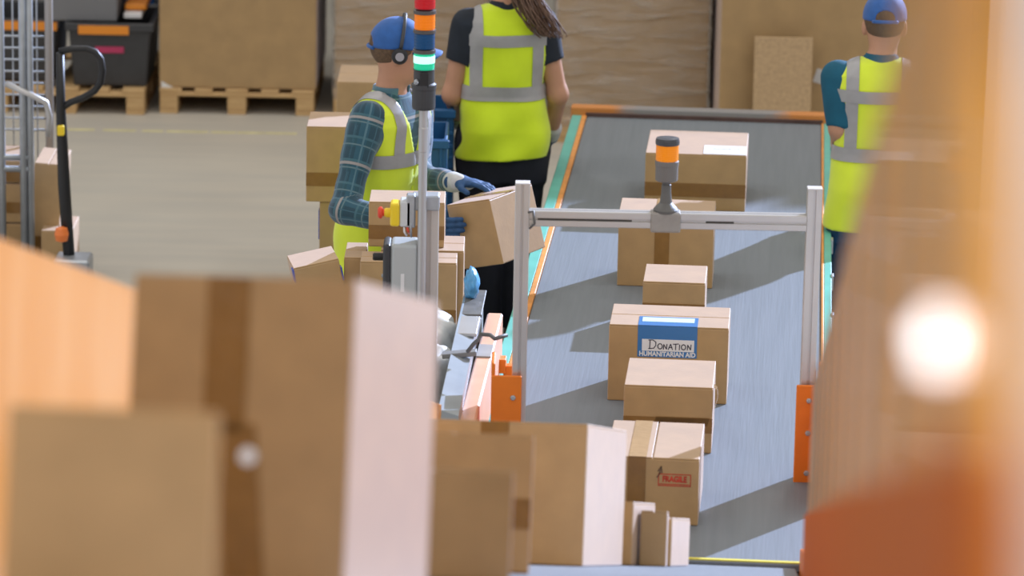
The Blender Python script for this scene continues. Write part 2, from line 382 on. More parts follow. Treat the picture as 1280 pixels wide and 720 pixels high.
box('lower_band', (GR-.004, (yg+CL.y+1.16)/2, .07), (.008, yg-CL.y-1.16, .17), mat('dark_orange_band', (.56, .12, .001), .6, noise=.1, spec=.2), ic, .001)  # darker orange band along the lower part of the right guard
box('low_rail', (GR+.012, (yg+yf)/2+.02, -.03), (.024, yf-yg, .18), ORANGE, ic, .003)
for k in range(10):
    y = CL.y + 1.7 + k*.75
    box('guard_seam', (GR-.002, y, .16), (.004, .02, .56), SHEET, ic, .001)
glintd = CL.y + 1.62
lathe('guard_glint', [(.009, 0), (.010, .003), (.008, .007), (.003, .009)], mat('glowing_white_glint', (.9, .9, .95), .3, emit=(.92, .93, 1), estr=4.2), ic, M=Matrix.Translation((GR-.001, glintd, CL.z+.077)) @ Matrix.Rotation(-math.pi/2, 4, 'Y'))  # glowing disc standing in for a sun glint on the guard
for y in (-.6, -3.2, -6.0, -8.8):
    for x in (GL-.01, GR+.03):
        top = IM @ Vector((x, y, -.13))
        L = box('leg', (0, 0, 0), (.07, .07, top.z), ORANGE, None, .004)
        L.parent = ic; L.matrix_parent_inverse = IM.inverted(); L.location = (top.x, top.y, top.z/2)

# short guard beside the foot of the incline (its shadow falls on the belt)
pr = atd(1013, 540, 12.44)
sg = thing('foot_guard', 'orange steel guard panel at the foot of the incline beside the gantry post', 'guard', Matrix.Translation((pr.x+.03, 12.25, 0)) @ RZ)
box('panel', (0, 0, .951), (.012, .33, .338), ORANGE, sg, .003)
box('foot', (.03, 0, .790), (.06, .33, .008), ORANGE, sg, .002)
box('stay', (.075, .12, .395), (.04, .04, .79), ORANGE, sg, .003); box('stay', (.075, -.12, .395), (.04, .04, .79), ORANGE, sg, .003)

# ================================================================== gantry with beacon
PLt, PRt = atd(653.5, 229, 12.45), atd(1018.5, 236, 12.45)
xl, xr = PLt.x, PRt.x
gy = 12.45
ga = thing('gantry', 'aluminium profile gantry spanning the belt on two bolted orange brackets', 'gantry', (0, gy, 0))
def profile(name, a, b, s, par, slots=('f',)):
    """square extrusion with recessed slots from a to b"""
    a, b = Vector(a), Vector(b); ax = (b-a); L = ax.length; ax.normalize()
    bm = bmesh.new(); hs = s/2; g = s*.10; dp = s*.16
    poly = []
    for q in range(4):
        c, sn = [(1, 0), (0, 1), (-1, 0), (0, -1)][q]
        for (x, y) in ((hs, -hs+.002), (hs, -g), (hs-dp, -g), (hs-dp, g), (hs, g), (hs, hs-.002)):
            poly.append((x*c - y*sn, x*sn + y*c))
    up = Vector((0, 0, 1)) if abs(ax.z) < .9 else Vector((0, 1, 0))
    e1 = up.cross(ax).normalized(); e2 = ax.cross(e1)
    r0 = [bm.verts.new(a + e1*x + e2*y) for x, y in poly]; r1 = [bm.verts.new(b + e1*x + e2*y) for x, y in poly]; n = len(poly)
    for k in range(n): bm.faces.new((r0[k], r0[(k+1) % n], r1[(k+1) % n], r1[k]))
    bm.faces.new(r0[::-1]); bm.faces.new(r1)
    bmesh.ops.recalc_face_normals(bm, faces=bm.faces)
    return tobm(bm, name, ALU, par)
ps = .047
for x, zt in ((xl, PLt.z), (xr, PRt.z)):
    p = profile('post', (x, 0, BZ+.03), (x, 0, zt), ps, ga)
    box('end_cap', (x, 0, zt+.002), (ps, ps, .005), mat('light_end_cap', (.62, .60, .60), .5), p, .001)
    for sx, sy, sw, sd in ((0, -1, .008, .002), (0, 1, .008, .002)):
        box('slot', (x, sy*(ps/2-.0095), (zt+BZ)/2), (.009, .003, zt-BZ-.1), SLOT, p, 0)
zb = atd(832, 275, gy).z
zl, zr = atd(664, 271.5, gy).z, atd(1005, 277.5, gy).z
bar = profile('crossbar', (xl+ps/2, 0, (zl+zr)/2), (xr-ps/2, 0, (zl+zr)/2), .05, ga)
zc = (zl+zr)/2
box('slot_cover', (xl+.20, -.0165, zc-.004), (.30, .004, .009), SLOT, bar, 0); box('slot_cover', (xr-.30, -.0165, zc-.004), (.09, .004, .009), SLOT, bar, 0)
for x, yb0, top in ((xl-.017, 560, 470), (xr-.012, 595, 482)):
    px = 632 if x < .5 else 1012
    z1 = atd(px, top, gy-.05).z; z0 = BZ - .02; wq = .098 if x < .5 else .092
    xx = atd(px, 530, gy-.05).x
    pl = box('bracket', (xx, -.045, (z0+z1)/2), (wq, .012, z1-z0), ORANGE, ga, .003)
    box('bracket_return', (xx-wq/2+.006 if x < .5 else xx+wq/2-.006, .03, (z0+z1)/2+.02), (.012, .15, z1-z0+.04), ORANGE, pl, .003)
    box('foot_plate', (xx, .0, z0+.004), (wq+.02, .12, .008), ORANGE, pl, .002)
    for f in ((.80,) if x < .5 else (.855, .54, .15)):
        lathe('bolt', [(.009, 0), (.009, .006), (.006, .008)], STEEL, pl, M=Matrix.Translation((xx-.005 if x > .5 else xx+.022, -.0505, z0+(z1-z0)*f)) @ Matrix.Rotation(math.pi/2, 4, 'X'), n=6)
tube('cable', [(xl+.02, -.02, zc+.02), (xl+.035, -.05, zc+.03), (xl+.04, -.05, zc-.01), (xl+.025, -.03, zc-.03)], .004, MIDG, ga)
# beacon on its bracket
bx = atd(832, 270, gy-.01).x
be = thing('beacon', 'amber warning beacon with dark cap on a conical stem above the gantry crossbar', 'beacon', (bx, gy, zc+.026))
box('clamp', (0, -.002, -.03), (.096, .060, .066), mat('cast_grey', (.33, .31, .29), .5, metal=.3, noise=.1, nscale=30), be, .006, segs=2)
lathe('stem', [(.038, .0), (.040, .008), (.034, .016), (.020, .030), (.016, .06), (.015, .088), (.013, .09), (.013, .105)], MIDG, be)
lathe('housing', [(.030, .100), (.036, .104), (.0365, .150), (.038, .152), (.038, .165), (.036, .168)], mat('beacon_grey', (.16, .15, .145), .5), be)
lathe('lens', [(.0355, .168)] + [(.0358 + .0006*(i % 2), .170 + .0035*i) for i in range(14)] + [(.0355, .219)], lens_mat('amber_lens', (.90, .27, .004), .15), be, n=32)
lathe('cap', [(.037, .219), (.0385, .221), (.0385, .232), (.036, .240), (.020, .243)], mat('slate_cap', (.05, .055, .065), .35), be)

# ================================================================== side guides by the left of the belt
def guide(label, pxs, z, wd, hh, m, name='side_guide'):
    a, b = atz(*pxs[0], z), atz(*pxs[1], z); d = (b-a); L = d.length; ang = math.atan2(d.y, d.x)
    t = thing(name, label, 'guard', Matrix.Translation(((a.x+b.x)/2, (a.y+b.y)/2, 0)) @ Matrix.Rotation(ang-math.pi/2, 4, 'Z'))
    return t, L
t, L = guide('orange painted guide rail beside the left gantry bracket', ((619, 391), (583, 528)), .99, .055, .3, ORANGE)
box('rail', (0, 0, .89), (.055, L, .20), GUIDE, t, .006)
box('rail_cap', (0, -.17, .993), (.050, .16, .006), mat('scuffed_grey_cap', (.36, .33, .31), .5, noise=.15), t, .001)
for s in (-1, 1): box('leg', (-.062, s*L*.4, .42), (.04, .04, .84), ORANGE, t, .003); box('leg_tab', (-.035, s*L*.4, .84), (.03, .06, .05), ORANGE, t, .002)
a0 = atz(606, 436, 1.0)
t, L = guide('tall grey sheet metal guide left of the orange guide rail', ((592, 360), (559, 512)), 1.06, .09, .4, SHEET)
prism('sheet', [(-.036, .60), (-.036, 1.04), (.028, 1.06), (.036, 1.03), (.05, .60)], -L/2, L/2, SHEET, t, 'y')
box('clamp_strap', (.0, L*.06, 1.056), (.115, .045, .016), mat('strap_grey', (.22, .22, .22), .5), t, .002, rot=Matrix.Rotation(.12, 3, 'Y'))
box('scuff_plate', (-.012, -L*.38, 1.052), (.070, L*.22, .012), mat('dark_scuffed_steel', (.12, .115, .105), .5, noise=.3, nscale=20), t, .002)
box('bright_plate', (-.010, -L*.18, 1.052), (.066, L*.15, .012), ALU, t, .002)
for s in (-1, 1): box('leg', (0, s*L*.4, .30), (.05, .05, .60), SHEET, t, .003)
g2 = t
tb = atz(590, 352, 1.10)
bagm = bmesh.new(); bmesh.ops.create_icosphere(bagm, subdivisions=3, radius=1)
for v in bagm.verts:
    n = math.sin(v.co.x*7+v.co.z*9)*.14 + math.sin(v.co.y*11-v.co.z*6)*.12
    v.co = Vector((v.co.x*.028, v.co.y*.06, v.co.z*.058))*(1+n*.6)
o = tobm(bagm, 'blue_film_roll', BPOLY, smooth=True); o.location = (tb.x, tb.y-.05, 1.105); tag(o, 'crumpled bright blue plastic film on top of the grey guide', 'plastic film')
c0, c1 = atd(592, 430, 12.75), atd(626, 428, 12.6)
tag(tube('cable', [c0+Vector((-.02, .01, -.03)), c0, c0+Vector((.015, -.02, .02)), (c0+c1)/2+Vector((-.02, 0, .03)), (c0+c1)/2+Vector((.01, 0, .028)), c1+Vector((-.02, 0, .012)), c1+Vector((.02, .02, .02))], .007, MIDG), 'dark grey cable looping over the orange guide rail', 'cable')

# white polythene sacks beside the guides
for i, (px, py, D, s) in enumerate(((540, 428, 13.45, (.13, .12, .13)), (541, 480, 13.0, (.11, .11, .14)))):
    bm = bmesh.new(); bmesh.ops.create_icosphere(bm, subdivisions=4, radius=1)
    for v in bm.verts:
        n = .10*math.sin(v.co.x*5+i+v.co.z*4) + .07*math.sin(v.co.y*9+v.co.z*7+i) + .05*math.sin(v.co.x*13-v.co.y*11)
        q = v.co*(1+n); q.z = max(-.8, q.z); v.co = Vector((q.x*s[0], q.y*s[1], q.z*s[2]))
    o = tobm(bm, 'sack', POLY, smooth=True); o.location = atd(px, py, D) + Vector((-.03, 0, 0))
    tag(o, ('crumpled white polythene sack under the cartons on the table', 'lower white polythene sack beside the dark end of the grey guide')[i], 'sack')

# ================================================================== boxes riding the belt
def belt_box(label, x0, x1, yback, ytop, ybot, z=BZ, yaw=0., D=None, **kw):
    xc = (x0+x1)/2
    m = atz(xc, ybot, z) if D is None else atd(xc, ybot, D)
    w_ = (x1-x0)/scale_at(m); h_ = atd(xc, ytop, m.y).z - m.z
    tp = atz(xc, yback, m.z+h_); d_ = tp.y - m.y
    M = Matrix.Translation((m.x, m.y, m.z)) @ RZ @ Matrix.Rotation(yaw, 4, 'Z') @ Matrix.Translation((0, d_/2, 0))
    tapes = kw.pop('tapes', None)
    tl = tapes(w_, d_, h_) if tapes else ()
    t = cardboard_box(label, w_, d_, h_, M, tapes=tl, **kw)
    t['size_note'] = 0; del t['size_note']
    return t, w_, d_, h_
print('boxes')
t, W, D_, H = belt_box('carton with a white address label on its lid, farthest along the belt', 805, 931, 164, 193, 263, seam=None,
    tapes=lambda w, d, h: [('front', 0, -h*.055-.02, w, .058), ('front', w*.1, h*.02-.03, w*.7, .012, TAPE, .0)])
T = FACES['top'](W, D_, H)
lb = patch('address_label', T, W*.28, -D_*.30, W*.42, D_*.36, PAPER, t, off=.002)
text('print', 'AI004 M', .034, GINK, lb, T @ Matrix.Translation((W*.29, -D_*.27, .0035)))
t, W, D_, H = belt_box('carton with one upright tape strip, behind the beacon stem', 771, 890, 249, 267, 359, tapes=lambda w, d, h: [('front', -w*.04, 0, .056, h), ('top', -w*.04, 0, .056, d, CTAPE)], seam='y')
t, W, D_, H = belt_box('small low carton with a pale plain lid, behind the carton labelled DONATION', 802, 880, 331, 353, 413, seam=None, tapes=lambda w, d, h: [('front', 0, -h*.08, w, .05)])
don, W, D_, H = belt_box('carton with the blue DONATION HUMANITARIAN AID label', 759, 908, 382, 408, 503, seam='x')
sc = W/149.
T = FACES['front'](W, D_, H)
lw, lh = 74*sc, 40*sc
lx = (832-833.5)*sc; ly = H/2 - lh/2
lab = patch('label', T, lx, ly, lw, lh, BLUE_L, don, off=.001)
box('label_fold', (lx, -D_/2+D_*.21, H+.0012), (lw, D_*.42, .0012), BLUE_L, don, 0)
box('label_white_bar', (lx, -D_/2+D_*.27, H+.0022), (lw*.88, D_*.2, .0012), mat('pale_blue_print', (.55, .72, .80), .5), don, 0)
patch('writing_panel', T, lx+1.0*sc, H/2-24.5*sc, 65*sc, 15*sc, PAPER, lab, off=.002)
# handwriting
def stroke(ch, x, y, s):
    c = lambda pts: [(x+a*s, y+b*s) for a, b in pts]
    circ = [(.35+.33*math.cos(a), .42+.40*math.sin(a)) for a in [k*math.pi/6+.6 for k in range(13)]]
    return {'D': [c([(.05, .02), (.10, 1)]), c([(-.05, .98), (.4, 1.0), (.72, .75), (.72, .4), (.5, .08), (-.05, .02)])],
            'O': [c(circ)], 'N': [c([(.05, 0), (.1, .8), (.55, .05), (.62, .85)])], 'A': [c([(0, 0), (.35, .85), (.65, 0)]), c([(.12, .3), (.58, .34)])],
            'T': [c([(.3, 0), (.33, .85)]), c([(-.05, .8), (.72, .88)])], 'I': [c([(.1, 0), (.14, .8)])]}[ch]
st = []; x = lx - 22.5*sc
for ch, s, adv in (('D', 11.5, 10.8), ('O', 8.6, 7.0), ('N', 7.6, 6.6), ('A', 8, 6.6), ('T', 8.5, 6.6), ('I', 8, 3.2), ('O', 8.2, 7.4), ('N', 8, 7)):
    st += stroke(ch, x, H/2-29.3*sc, s*sc); x += adv*.98*sc
ribbons('handwriting', st, 1.15*sc, INK, lab, T @ Matrix.Translation((0, 0, .0034)))
text('print', 'HUMANITARIAN AID', 8.3*sc, PAPER, lab, T @ Matrix.Translation((lx+.3*sc, H/2-36*sc, .0022)), bold=.0009, sx=.90)
t, W, D_, H = belt_box('plain lidded carton with torn tape on its front, below the DONATION label', 778, 889, 449, 483, 565, seam=None, tapes=lambda w, d, h: [('front', 0, -h*.08, w, .05), ('front', w*.16, -h*.02, w*.6, .028, TAPE, .25)])
bm = bmesh.new(); pts = [(W/2+.002, -D_/2+.03, H-.006), (W/2+.012, -D_/2+.02, H-.012), (W/2+.016, -D_/2+.006, H-.035), (W/2+.006, -D_/2, H-.075)]
for i in range(3):
    a, b = Vector(pts[i]), Vector(pts[i+1]); q = Vector((0, .045, 0))
    vs = [bm.verts.new(p) for p in (a, b, b+q, a+q)]; bm.faces.new(vs)
bmesh.ops.solidify(bm, geom=bm.faces[:], thickness=.0015); tobm(bm, 'loose_tape', CTAPE, t)
fr, W, D_, H = belt_box('carton stamped FRAGILE in red with a tape strip over its lid', 755, 872, 527, 572, 655, yaw=-.01, seam='y',
    tapes=lambda w, d, h: [('front', -w*.165, 0, .055, h), ('top', -w*.16, 0, .055, d, CTAPE)])
sc = W/117.; T = FACES['front'](W, D_, H)
fx, fy = (841.5-813.5)*sc, H/2-28*sc
fw, fh = 40*sc, 15*sc
ribbons('stamp_border', [[(fx-fw/2, fy-fh/2), (fx+fw/2, fy-fh/2), (fx+fw/2, fy+fh/2), (fx-fw/2, fy+fh/2), (fx-fw/2, fy-fh/2)], [(fx-fw/2+1.5*sc, fy-fh/2+2*sc), (fx+fw/2-1.5*sc, fy-fh/2+2*sc)]], 1.1*sc, RED, fr, T @ Matrix.Translation((0, 0, .0012)))
text('stamp_lettering', 'FRAGILE', 10.5*sc, RED, fr, T @ Matrix.Translation((fx, fy+.9*sc, .0013)), bold=.0013, sx=.78)
ribbons('arrow_mark', [[(fx-19*sc, fy+8*sc), (fx-17*sc, fy+17*sc), (fx-21*sc, fy+11*sc)], [(fx-17*sc, fy+17*sc), (fx-16*sc, fy+9*sc)], [(fx-22*sc, fy+3*sc), (fx-18*sc, fy+9*sc)]], 1.6*sc, mat('brown_ink', (.14, .085, .05), .7), fr, T @ Matrix.Translation((0, 0, .0012)))

# ================================================================== boxes on the incline
def on_incline(px, d):
    """point of the incline surface at picture column px and distance d"""
    A = np.array([[vv.dot(XR), av.dot(XR)], [vv.dot(FW), av.dot(FW)]])
    b = np.array([(px-640)/F*d - (IO-CAM).dot(XR), d - (IO-CAM).dot(FW)])
    t_, s_ = np.linalg.solve(A, b); return t_, s_
def inc_box(label, px, d, w_, l_, h_, yaw, side='right', tapes=(), kraft=KR, seam='y'):
    """px, d: near vertical edge on the given side of the front"""
    t_, s_ = on_incline(px, d)
    M = IM @ Matrix.Translation((t_, s_, .001)) @ Matrix.Rotation(-yaw, 4, 'Z') @ Matrix.Translation((-w_/2 if side == 'right' else w_/2, l_/2, 0))
    return cardboard_box(label, w_, l_, h_, M, kraft, seam, tapes)
def px_h(ytop, px, d):
    """height of a box whose top front edge shows at row ytop"""
    t_, s_ = on_incline(px, d); p = IM @ Vector((t_, s_, 0))
    lo, hi = 0, 1.5
    for _ in range(40):
        m_ = (lo+hi)/2; q = p + nv*m_; c = q-CAM; y = 360 - F*c.dot(YU)/c.dot(FW)
        if y > ytop: lo = m_
        else: hi = m_
    return lo
h = px_h(531, 728, 10.4)
inc_box('wide taped carton standing beside small pale cartons, on the incline foot', 728, 10.4, .43, .58, h, R(8), tapes=[('front', -.062+.03, 0, .075, h)], kraft=KR2)
h = px_h(545, 662, 8.6)
inc_box('carton with a dark tape end low on its front edge, second up the incline', 661, 8.6, .34, .42, h, R(-4.2), tapes=[('front', .145, -.02, .046, .065)])
h = px_h(590, 638, 7.5)
inc_box('low plain carton leaning on the incline between two taped cartons', 637, 7.5, .30, .34, h, R(-4.4), kraft=KR3)
h = px_h(351, 428, 5.8)
big = inc_box('tall carton with a brown tape band and a white sticker', 428, 5.8, .335, .56, h, R(7.6), tapes=[('front', -.022, h*.25, .064, h*.5, TAPE, 0), ('front', -.002, -h*.22, .060, h*.5, TAPE, -.10)])
Tb = FACES['front'](.335, .56, h)
lathe('sticker', [(.015, 0), (.015, .0012), (.012, .0016)], PAPER, big, M=Tb @ Matrix.Translation((.017, h*.5-.262, .0016)))  # small white disc on the carton front
h = px_h(518, 262, 4.4)
inc_box('pale plain carton highest up the incline, before the tall taped carton', 264, 4.4, .232, .30, h, R(-9), kraft=mat('light_kraft_cardboard', (.62, .395, .18), .55, noise=.06, nscale=12), seam='x')
h = px_h(628, 788, 11.05)
inc_box('little carton tucked behind the wide taped carton at the incline foot', 789, 11.06, .16, .34, h, R(8.5))
h = px_h(640, 833, 11.2)
inc_box('slim brown carton standing between two small pale cartons', 832, 11.12, .075, .05, h, R(3), kraft=KR3)
h = px_h(648, 840, 11.2)
inc_box('smallest pale carton at the foot of the incline by the FRAGILE carton', 838, 11.22, .018, .30, h, R(8.5), kraft=KR2)
# white building column past the near end of the right guard
wx = atd(1240, 150, 8.15).x + .10
wc = thing('column', 'white painted square steel column beyond the orange guard end', 'column', (wx, 8.15, 0))
box('shaft', (0, 0, 3.0), (.20, .20, 6.0), WHITE, wc, .008)
box('base_plate', (0, 0, .012), (.34, .34, .024), WHITE, wc, .003)
for sx in (-1, 1):
    for sy in (-1, 1): lathe('bolt', [(.014, 0), (.014, .02), (.010, .024)], STEEL, wc, c=(sx*.135, sy*.135, .024), n=6)

# ================================================================== back row of pallets
def pallet(label, cx, y0, w=.86, d=1.2, group=None, rz=0.):
    t = thing('pallet', label, 'pallet', Matrix.Translation((cx, y0, 0)) @ Matrix.Rotation(rz, 4, 'Z'), group)
    for sx in (-1, 0, 1):
        for k in range(3):
            box('block', (sx*(w/2-.05), .073 + k*(d-.146)/2, .061), (.10 if sx else .105, .145, .078), WOOD, t, .004)
        box('bottom_board', (sx*(w/2-.05), d/2, .011), (.10, d, .022), WOOD, t, .002)
    for k in range(3): box('stringer_board', (0, .073 + k*(d-.146)/2, .111), (w, .145, .022), WOOD, t, .003)
    for k in range(5): box('deck_board', (-w/2+.06 + k*(w-.12)/4, d/2, .133), (.125 if k % 2 == 0 else .10, d, .022), WOOD, t, .003)
    return t
PZ = .145
yA = 21.93
pallet('wooden pallet under the large plain bulk carton', -1.558, yA, .86)
bulk = thing('bulk_carton', 'large plain bulk carton on its own wooden pallet, left of the film-wrapped load', 'box', (-1.555, yA, PZ))
box('body', (0, .60, 1.0), (.875, 1.16, 2.0), KR3, bulk, .006)
prism('corner_tear', [(-.425, .0), (-.36, .0), (-.425, .035)], -.004+.02-.002, .018, PAPER, bulk)
for s in (-1, 1): box('flap', (s*.22, .60, 2.004), (.43, 1.15, .008), KR3, bulk, .002)
# tool crates on the pallet at the far left
pl0 = atz(132, 143, 0)
pallet('wooden pallet carrying the dark plastic crates', -2.50, pl0.y, .86)
def dark_crate(label, cx, cy, z, w, d, h, stickers, group=None):
    t = thing('plastic_crate', label, 'crate', (cx, cy, z), group)
    bm = bmesh.new()
    r0 = [(-w*.44, -d*.44), (w*.44, -d*.44), (w*.44, d*.44), (-w*.44, d*.44)]; r1 = [(-w/2, -d/2), (w/2, -d/2), (w/2, d/2), (-w/2, d/2)]
    a = [bm.verts.new((x, y, 0)) for x, y in r0]; b = [bm.verts.new((x, y, h)) for x, y in r1]; c = [bm.verts.new((x*.93, y*.93, h)) for x, y in r1]; e = [bm.verts.new((x*.93, y*.93, .03)) for x, y in r0]
    bm.faces.new(a[::-1]); bm.faces.new(e)
    for k in range(4):
        j = (k+1) % 4
        bm.faces.new((a[k], a[j], b[j], b[k])); bm.faces.new((b[k], b[j], c[j], c[k])); bm.faces.new((c[k], c[j], e[j], e[k]))
    bmesh.ops.bevel(bm, geom=bm.edges[:], offset=.008, segments=1, affect='EDGES')
    tobm(bm, 'tub', DARK, t)
    boxes('rim', [((0, -d/2-.008, h-.02), (w+.03, .016, .045)), ((0, d/2+.008, h-.02), (w+.03, .016, .045)), ((-w/2-.008, 0, h-.02), (.016, d, .045)), ((w/2+.008, 0, h-.02), (.016, d, .045))], DARK, t, .004)
    for x, z_, sw, sh, m in stickers: box('sticker', (x, -d/2-.0165+.012*(1-z_/h)*3*0, z_), (sw, .004, sh), m, t, .001)
    return t
OST = mat('orange_sticker', (.75, .26, .02), .5); PST = mat('magenta_sticker', (.45, .035, .12), .5)
cxz = lambda px, py, D: atd(px, py, D)
q = cxz(138, 108, pl0.y+.1)
dark_crate('dark grey plastic crate with orange and magenta stickers on its front', q.x, pl0.y+.36, PZ, .46, .62, .36, [(-.03, .325, .28, .05, OST)])
box('sticker', (0, 0, 0), (.16, .004, .036), PST, bpy.data.objects['plastic_crate'], .001).location = (.0, -.300, .21)
q2 = cxz(75, 100, pl0.y+.25)
dark_crate('dark plastic crate standing behind the cage trolley', q2.x-.20, pl0.y+.45, PZ, .40, .62, .36, [(.05, .325, .30, .05, OST)])
q3 = cxz(108, 28, pl0.y+.2)
gt = thing('grey_tote', 'grey plastic tote stacked on the dark crates', 'crate', (q3.x-.01, pl0.y+.36, PZ+.362))
prism('tub', [(-.20, 0), (.19, 0), (.205, .42), (-.215, .42)], -.26, .26, mat('grey_tote_plastic', (.17, .175, .19), .5), gt, bev=.006)
boxes('rim', [((-.005, -.268, .40), (.45, .016, .05)), ((-.005, .268, .40), (.45, .016, .05))], mat('grey_tote_plastic', (.17, .175, .19)), gt, .004)
q4 = cxz(168, 40, pl0.y+.2)
lid = box('orange_case', (q4.x+.005, pl0.y+.42, PZ+.425), (.12, .40, .035), OST, None, .006); tag(lid, 'flat orange case lying on the rim of the dark crate', 'case')
lid2 = box('white_case', (q4.x-.005, pl0.y+.30, PZ+.388+.0), (.10, .3, .03), WHITE, None, .004); tag(lid2, 'thin white case under the flat orange case', 'case')
bb = thing('blue_bin', 'bright blue bin behind the dark crates', 'bin', (q4.x-.13, pl0.y+.95, PZ))
prism('tub', [(-.22, 0), (.18, 0), (.2, .95), (-.24, .95)], -.18, .18, mat('bright_blue_plastic', (.012, .12, .40), .5), bb, bev=.006)
box('rim', (-.02, -.185, .93), (.46, .02, .05), mat('bright_blue_plastic', (.012, .12, .40)), bb, .004)

# film-wrapped loads
def wrapped(label, x0, x1, y0, h, kraft, base=True, d=1.1, plabel=None):
    cx = (x0+x1)/2; w_ = x1-x0
    pallet(plabel, cx, y0, w_-.01, d)
    t = thing('wrapped_load', label, 'pallet load', (cx, y0, PZ))
    for r_ in range(2):
        hh = h/2 - .004
        box('carton', (0, d/2, r_*h/2 + hh/2), (w_-.02, d-.02, hh), kraft, t, .008, segs=2)
    # wrinkled film
    bm = bmesh.new(); n = 28; mz = 30
    ring = []
    per = [(-w_/2, 0), (w_/2, 0), (w_/2, d), (-w_/2, d)]
    pts = []
    for k in range(4):
        a, b = per[k], per[(k+1) % 4]
        for i in range(n): pts.append((a[0]+(b[0]-a[0])*i/n, a[1]+(b[1]-a[1])*i/n, [(0, -1), (1, 0), (0, 1), (-1, 0)][k]))
    rows = []
    for j in range(mz+1):
        z = -.06 + (h+.07)*j/mz
        rows.append([bm.verts.new((x + nn[0]*(.006+.005*math.sin(z*23+y*9)*math.sin(z*7+2)), y + nn[1]*(.006+.005*math.sin(z*23+x*9+1)*math.sin(z*6+x*3)), z)) for x, y, nn in pts])
    for p_, q_ in zip(rows, rows[1:]):
        for i in range(len(pts)): bm.faces.new((p_[i], p_[(i+1) % len(pts)], q_[(i+1) % len(pts)], q_[i]))
    tobm(bm, 'stretch_film', FILM, t, True)
    return t
wl = atd(416, 60, 22.0).x; wr = atd(612, 60, 22.0).x
wrapped('film-wrapped brown pallet load behind the worker in plaid', wl, wr, 22.0, 1.9, KR3, plabel='wooden pallet beneath the film-wrapped load behind the workers in caps')
wl2 = atd(694, 60, 21.35).x; wr2 = atd(888, 60, 21.35).x
wrapped('film-wrapped brown pallet load behind the end of the belt', wl2, wr2, 21.35, 1.95, KR3, plabel='wooden pallet beneath the film-wrapped load behind the belt end')
gy2 = 20.8
gx0, gx1 = atd(901, 60, gy2).x, atd(1172, 60, gy2).x
pallet('wooden pallet beneath the broad bulk carton behind the leaning board', (gx0+gx1)/2, gy2, gx1-gx0-.02)
b2 = thing('bulk_carton', 'broad plain bulk carton behind the leaning particle board', 'box', ((gx0+gx1)/2, gy2, PZ))
box('body', (0, .6, 1.0), (gx1-gx0, 1.16, 2.0), KR3, b2, .006)
for s in (-1, 1): box('flap', (s*(gx1-gx0)/4, .6, 2.004), ((gx1-gx0)/2-.004, 1.15, .008), KR3, b2, .002)
q = atd(1026, 97, gy2-.01)
box('address_label', (q.x-(gx0+gx1)/2, -.0205+.04, q.z-PZ), (.06, .004, .075), mat('crinkled_white_label', (.55, .55, .56), .3), b2, 0, rot=Matrix.Rotation(.3, 3, 'Y'))
q0, q1 = atd(945, 50, gy2-.2), atd(1018, 50, gy2-.2)
pb = box('particle_board', (0, 0, q0.z/2), (q1.x-q0.x, .03, q0.z), CHIP, None, .003); pb.location = ((q0.x+q1.x)/2, gy2-.15, 0); pb.rotation_euler = (-.09, 0, 0)
tag(pb, 'upright particle board leaning against the broad bulk carton', 'board')
# unseen bulk cartons, two high, added to block sun from the far end
def tall_stack(label, x0, x1, y, z0):
    t = thing('bulk_carton', label, 'box', ((x0+x1)/2, y, z0))
    box('body', (0, .58, .93), (x1-x0, 1.14, 1.86), KR3, t, .006)
    for s in (-1, 1): box('flap', (s*(x1-x0)/4, .58, 1.864), ((x1-x0)/2-.004, 1.13, .008), KR3, t, .002)
for i, x in enumerate((2.55, 3.6, 4.65, 5.7, 6.75, 7.8)):
    g = 'unseen bulk cartons stacked two high, added to block sun'
    pallet('wooden pallet under a two high stack of bulk cartons', x+.45, 22.2, .92, group='pallets under the two high stacks')
    tall_stack('bulk carton stacked two high in the back row, lower one', x, x+.9, 22.2, PZ); bpy.data.objects[-1] if False else None
    tall_stack('bulk carton stacked two high in the back row, upper one', x, x+.9, 22.2, PZ+1.872)
for o in list(COL.objects):
    if o.name.startswith('bulk_carton') and 'stacked two high' in o.get('label', ''): o['group'] = 'added sun-blocking cartons, ' + ('upper' if 'upper' in o['label'] else 'lower')

# ================================================================== cage trolley and pallet truck at the left
yt = 17.6
def T_(px, py, D): return atd(px, py, D)
x_l, x_a, x_b, x_c = T_(2, 150, yt).x, T_(29, 150, yt).x, T_(38, 150, yt).x, T_(62, 150, yt+.55).x
tr = thing('cage_trolley', 'grey tubular steel cage trolley holding cartons', 'trolley', (x_a, yt, 0))
def tt(x): return x - x_a
for x, y, r_ in ((x_l, 0, .016), (x_a, 0, .017), (x_b, 0, .015), (x_c, .55, .019), (x_l-.35, 0, .016), (x_l-.35, .55, .016)):
    tube('upright', [(tt(x), y, .16), (tt(x), y, 2.1)], r_, STEEL if x < x_c else mat('dusty_steel', (.36, .34, .33), .5, metal=.4), tr, 12)
for z in (.18, .62, T_(20, 197, yt).z, 2.08):
    tube('crossbar', [(tt(x_l-.35), 0, z), (tt(x_b), 0, z)], .014, STEEL, tr)
for k in range(9):
    z = T_(20, 45, yt+.55).z - k*.055
    tube('mesh_wire', [(tt(x_l-.35), .55, z), (tt(x_c), .55, z)], .0055, STEEL, tr, 6)
for k in range(9):
    x = x_l-.35 + (x_c-x_l+.35)*k/9
    tube('mesh_wire', [(tt(x), .55, .2), (tt(x), .55, 2.05)], .004, STEEL, tr, 6)
for s in (0, .55): tube('base_rail', [(tt(x_l-.35), s, .16), (tt(x_c), s, .16)], .018, STEEL, tr)
box('base_plate', (tt((x_l-.35+x_c)/2), .275, .15), (x_c-x_l+.35, .55, .02), SHEET, tr, .003)
pz = T_(30, 118, yt+.1)
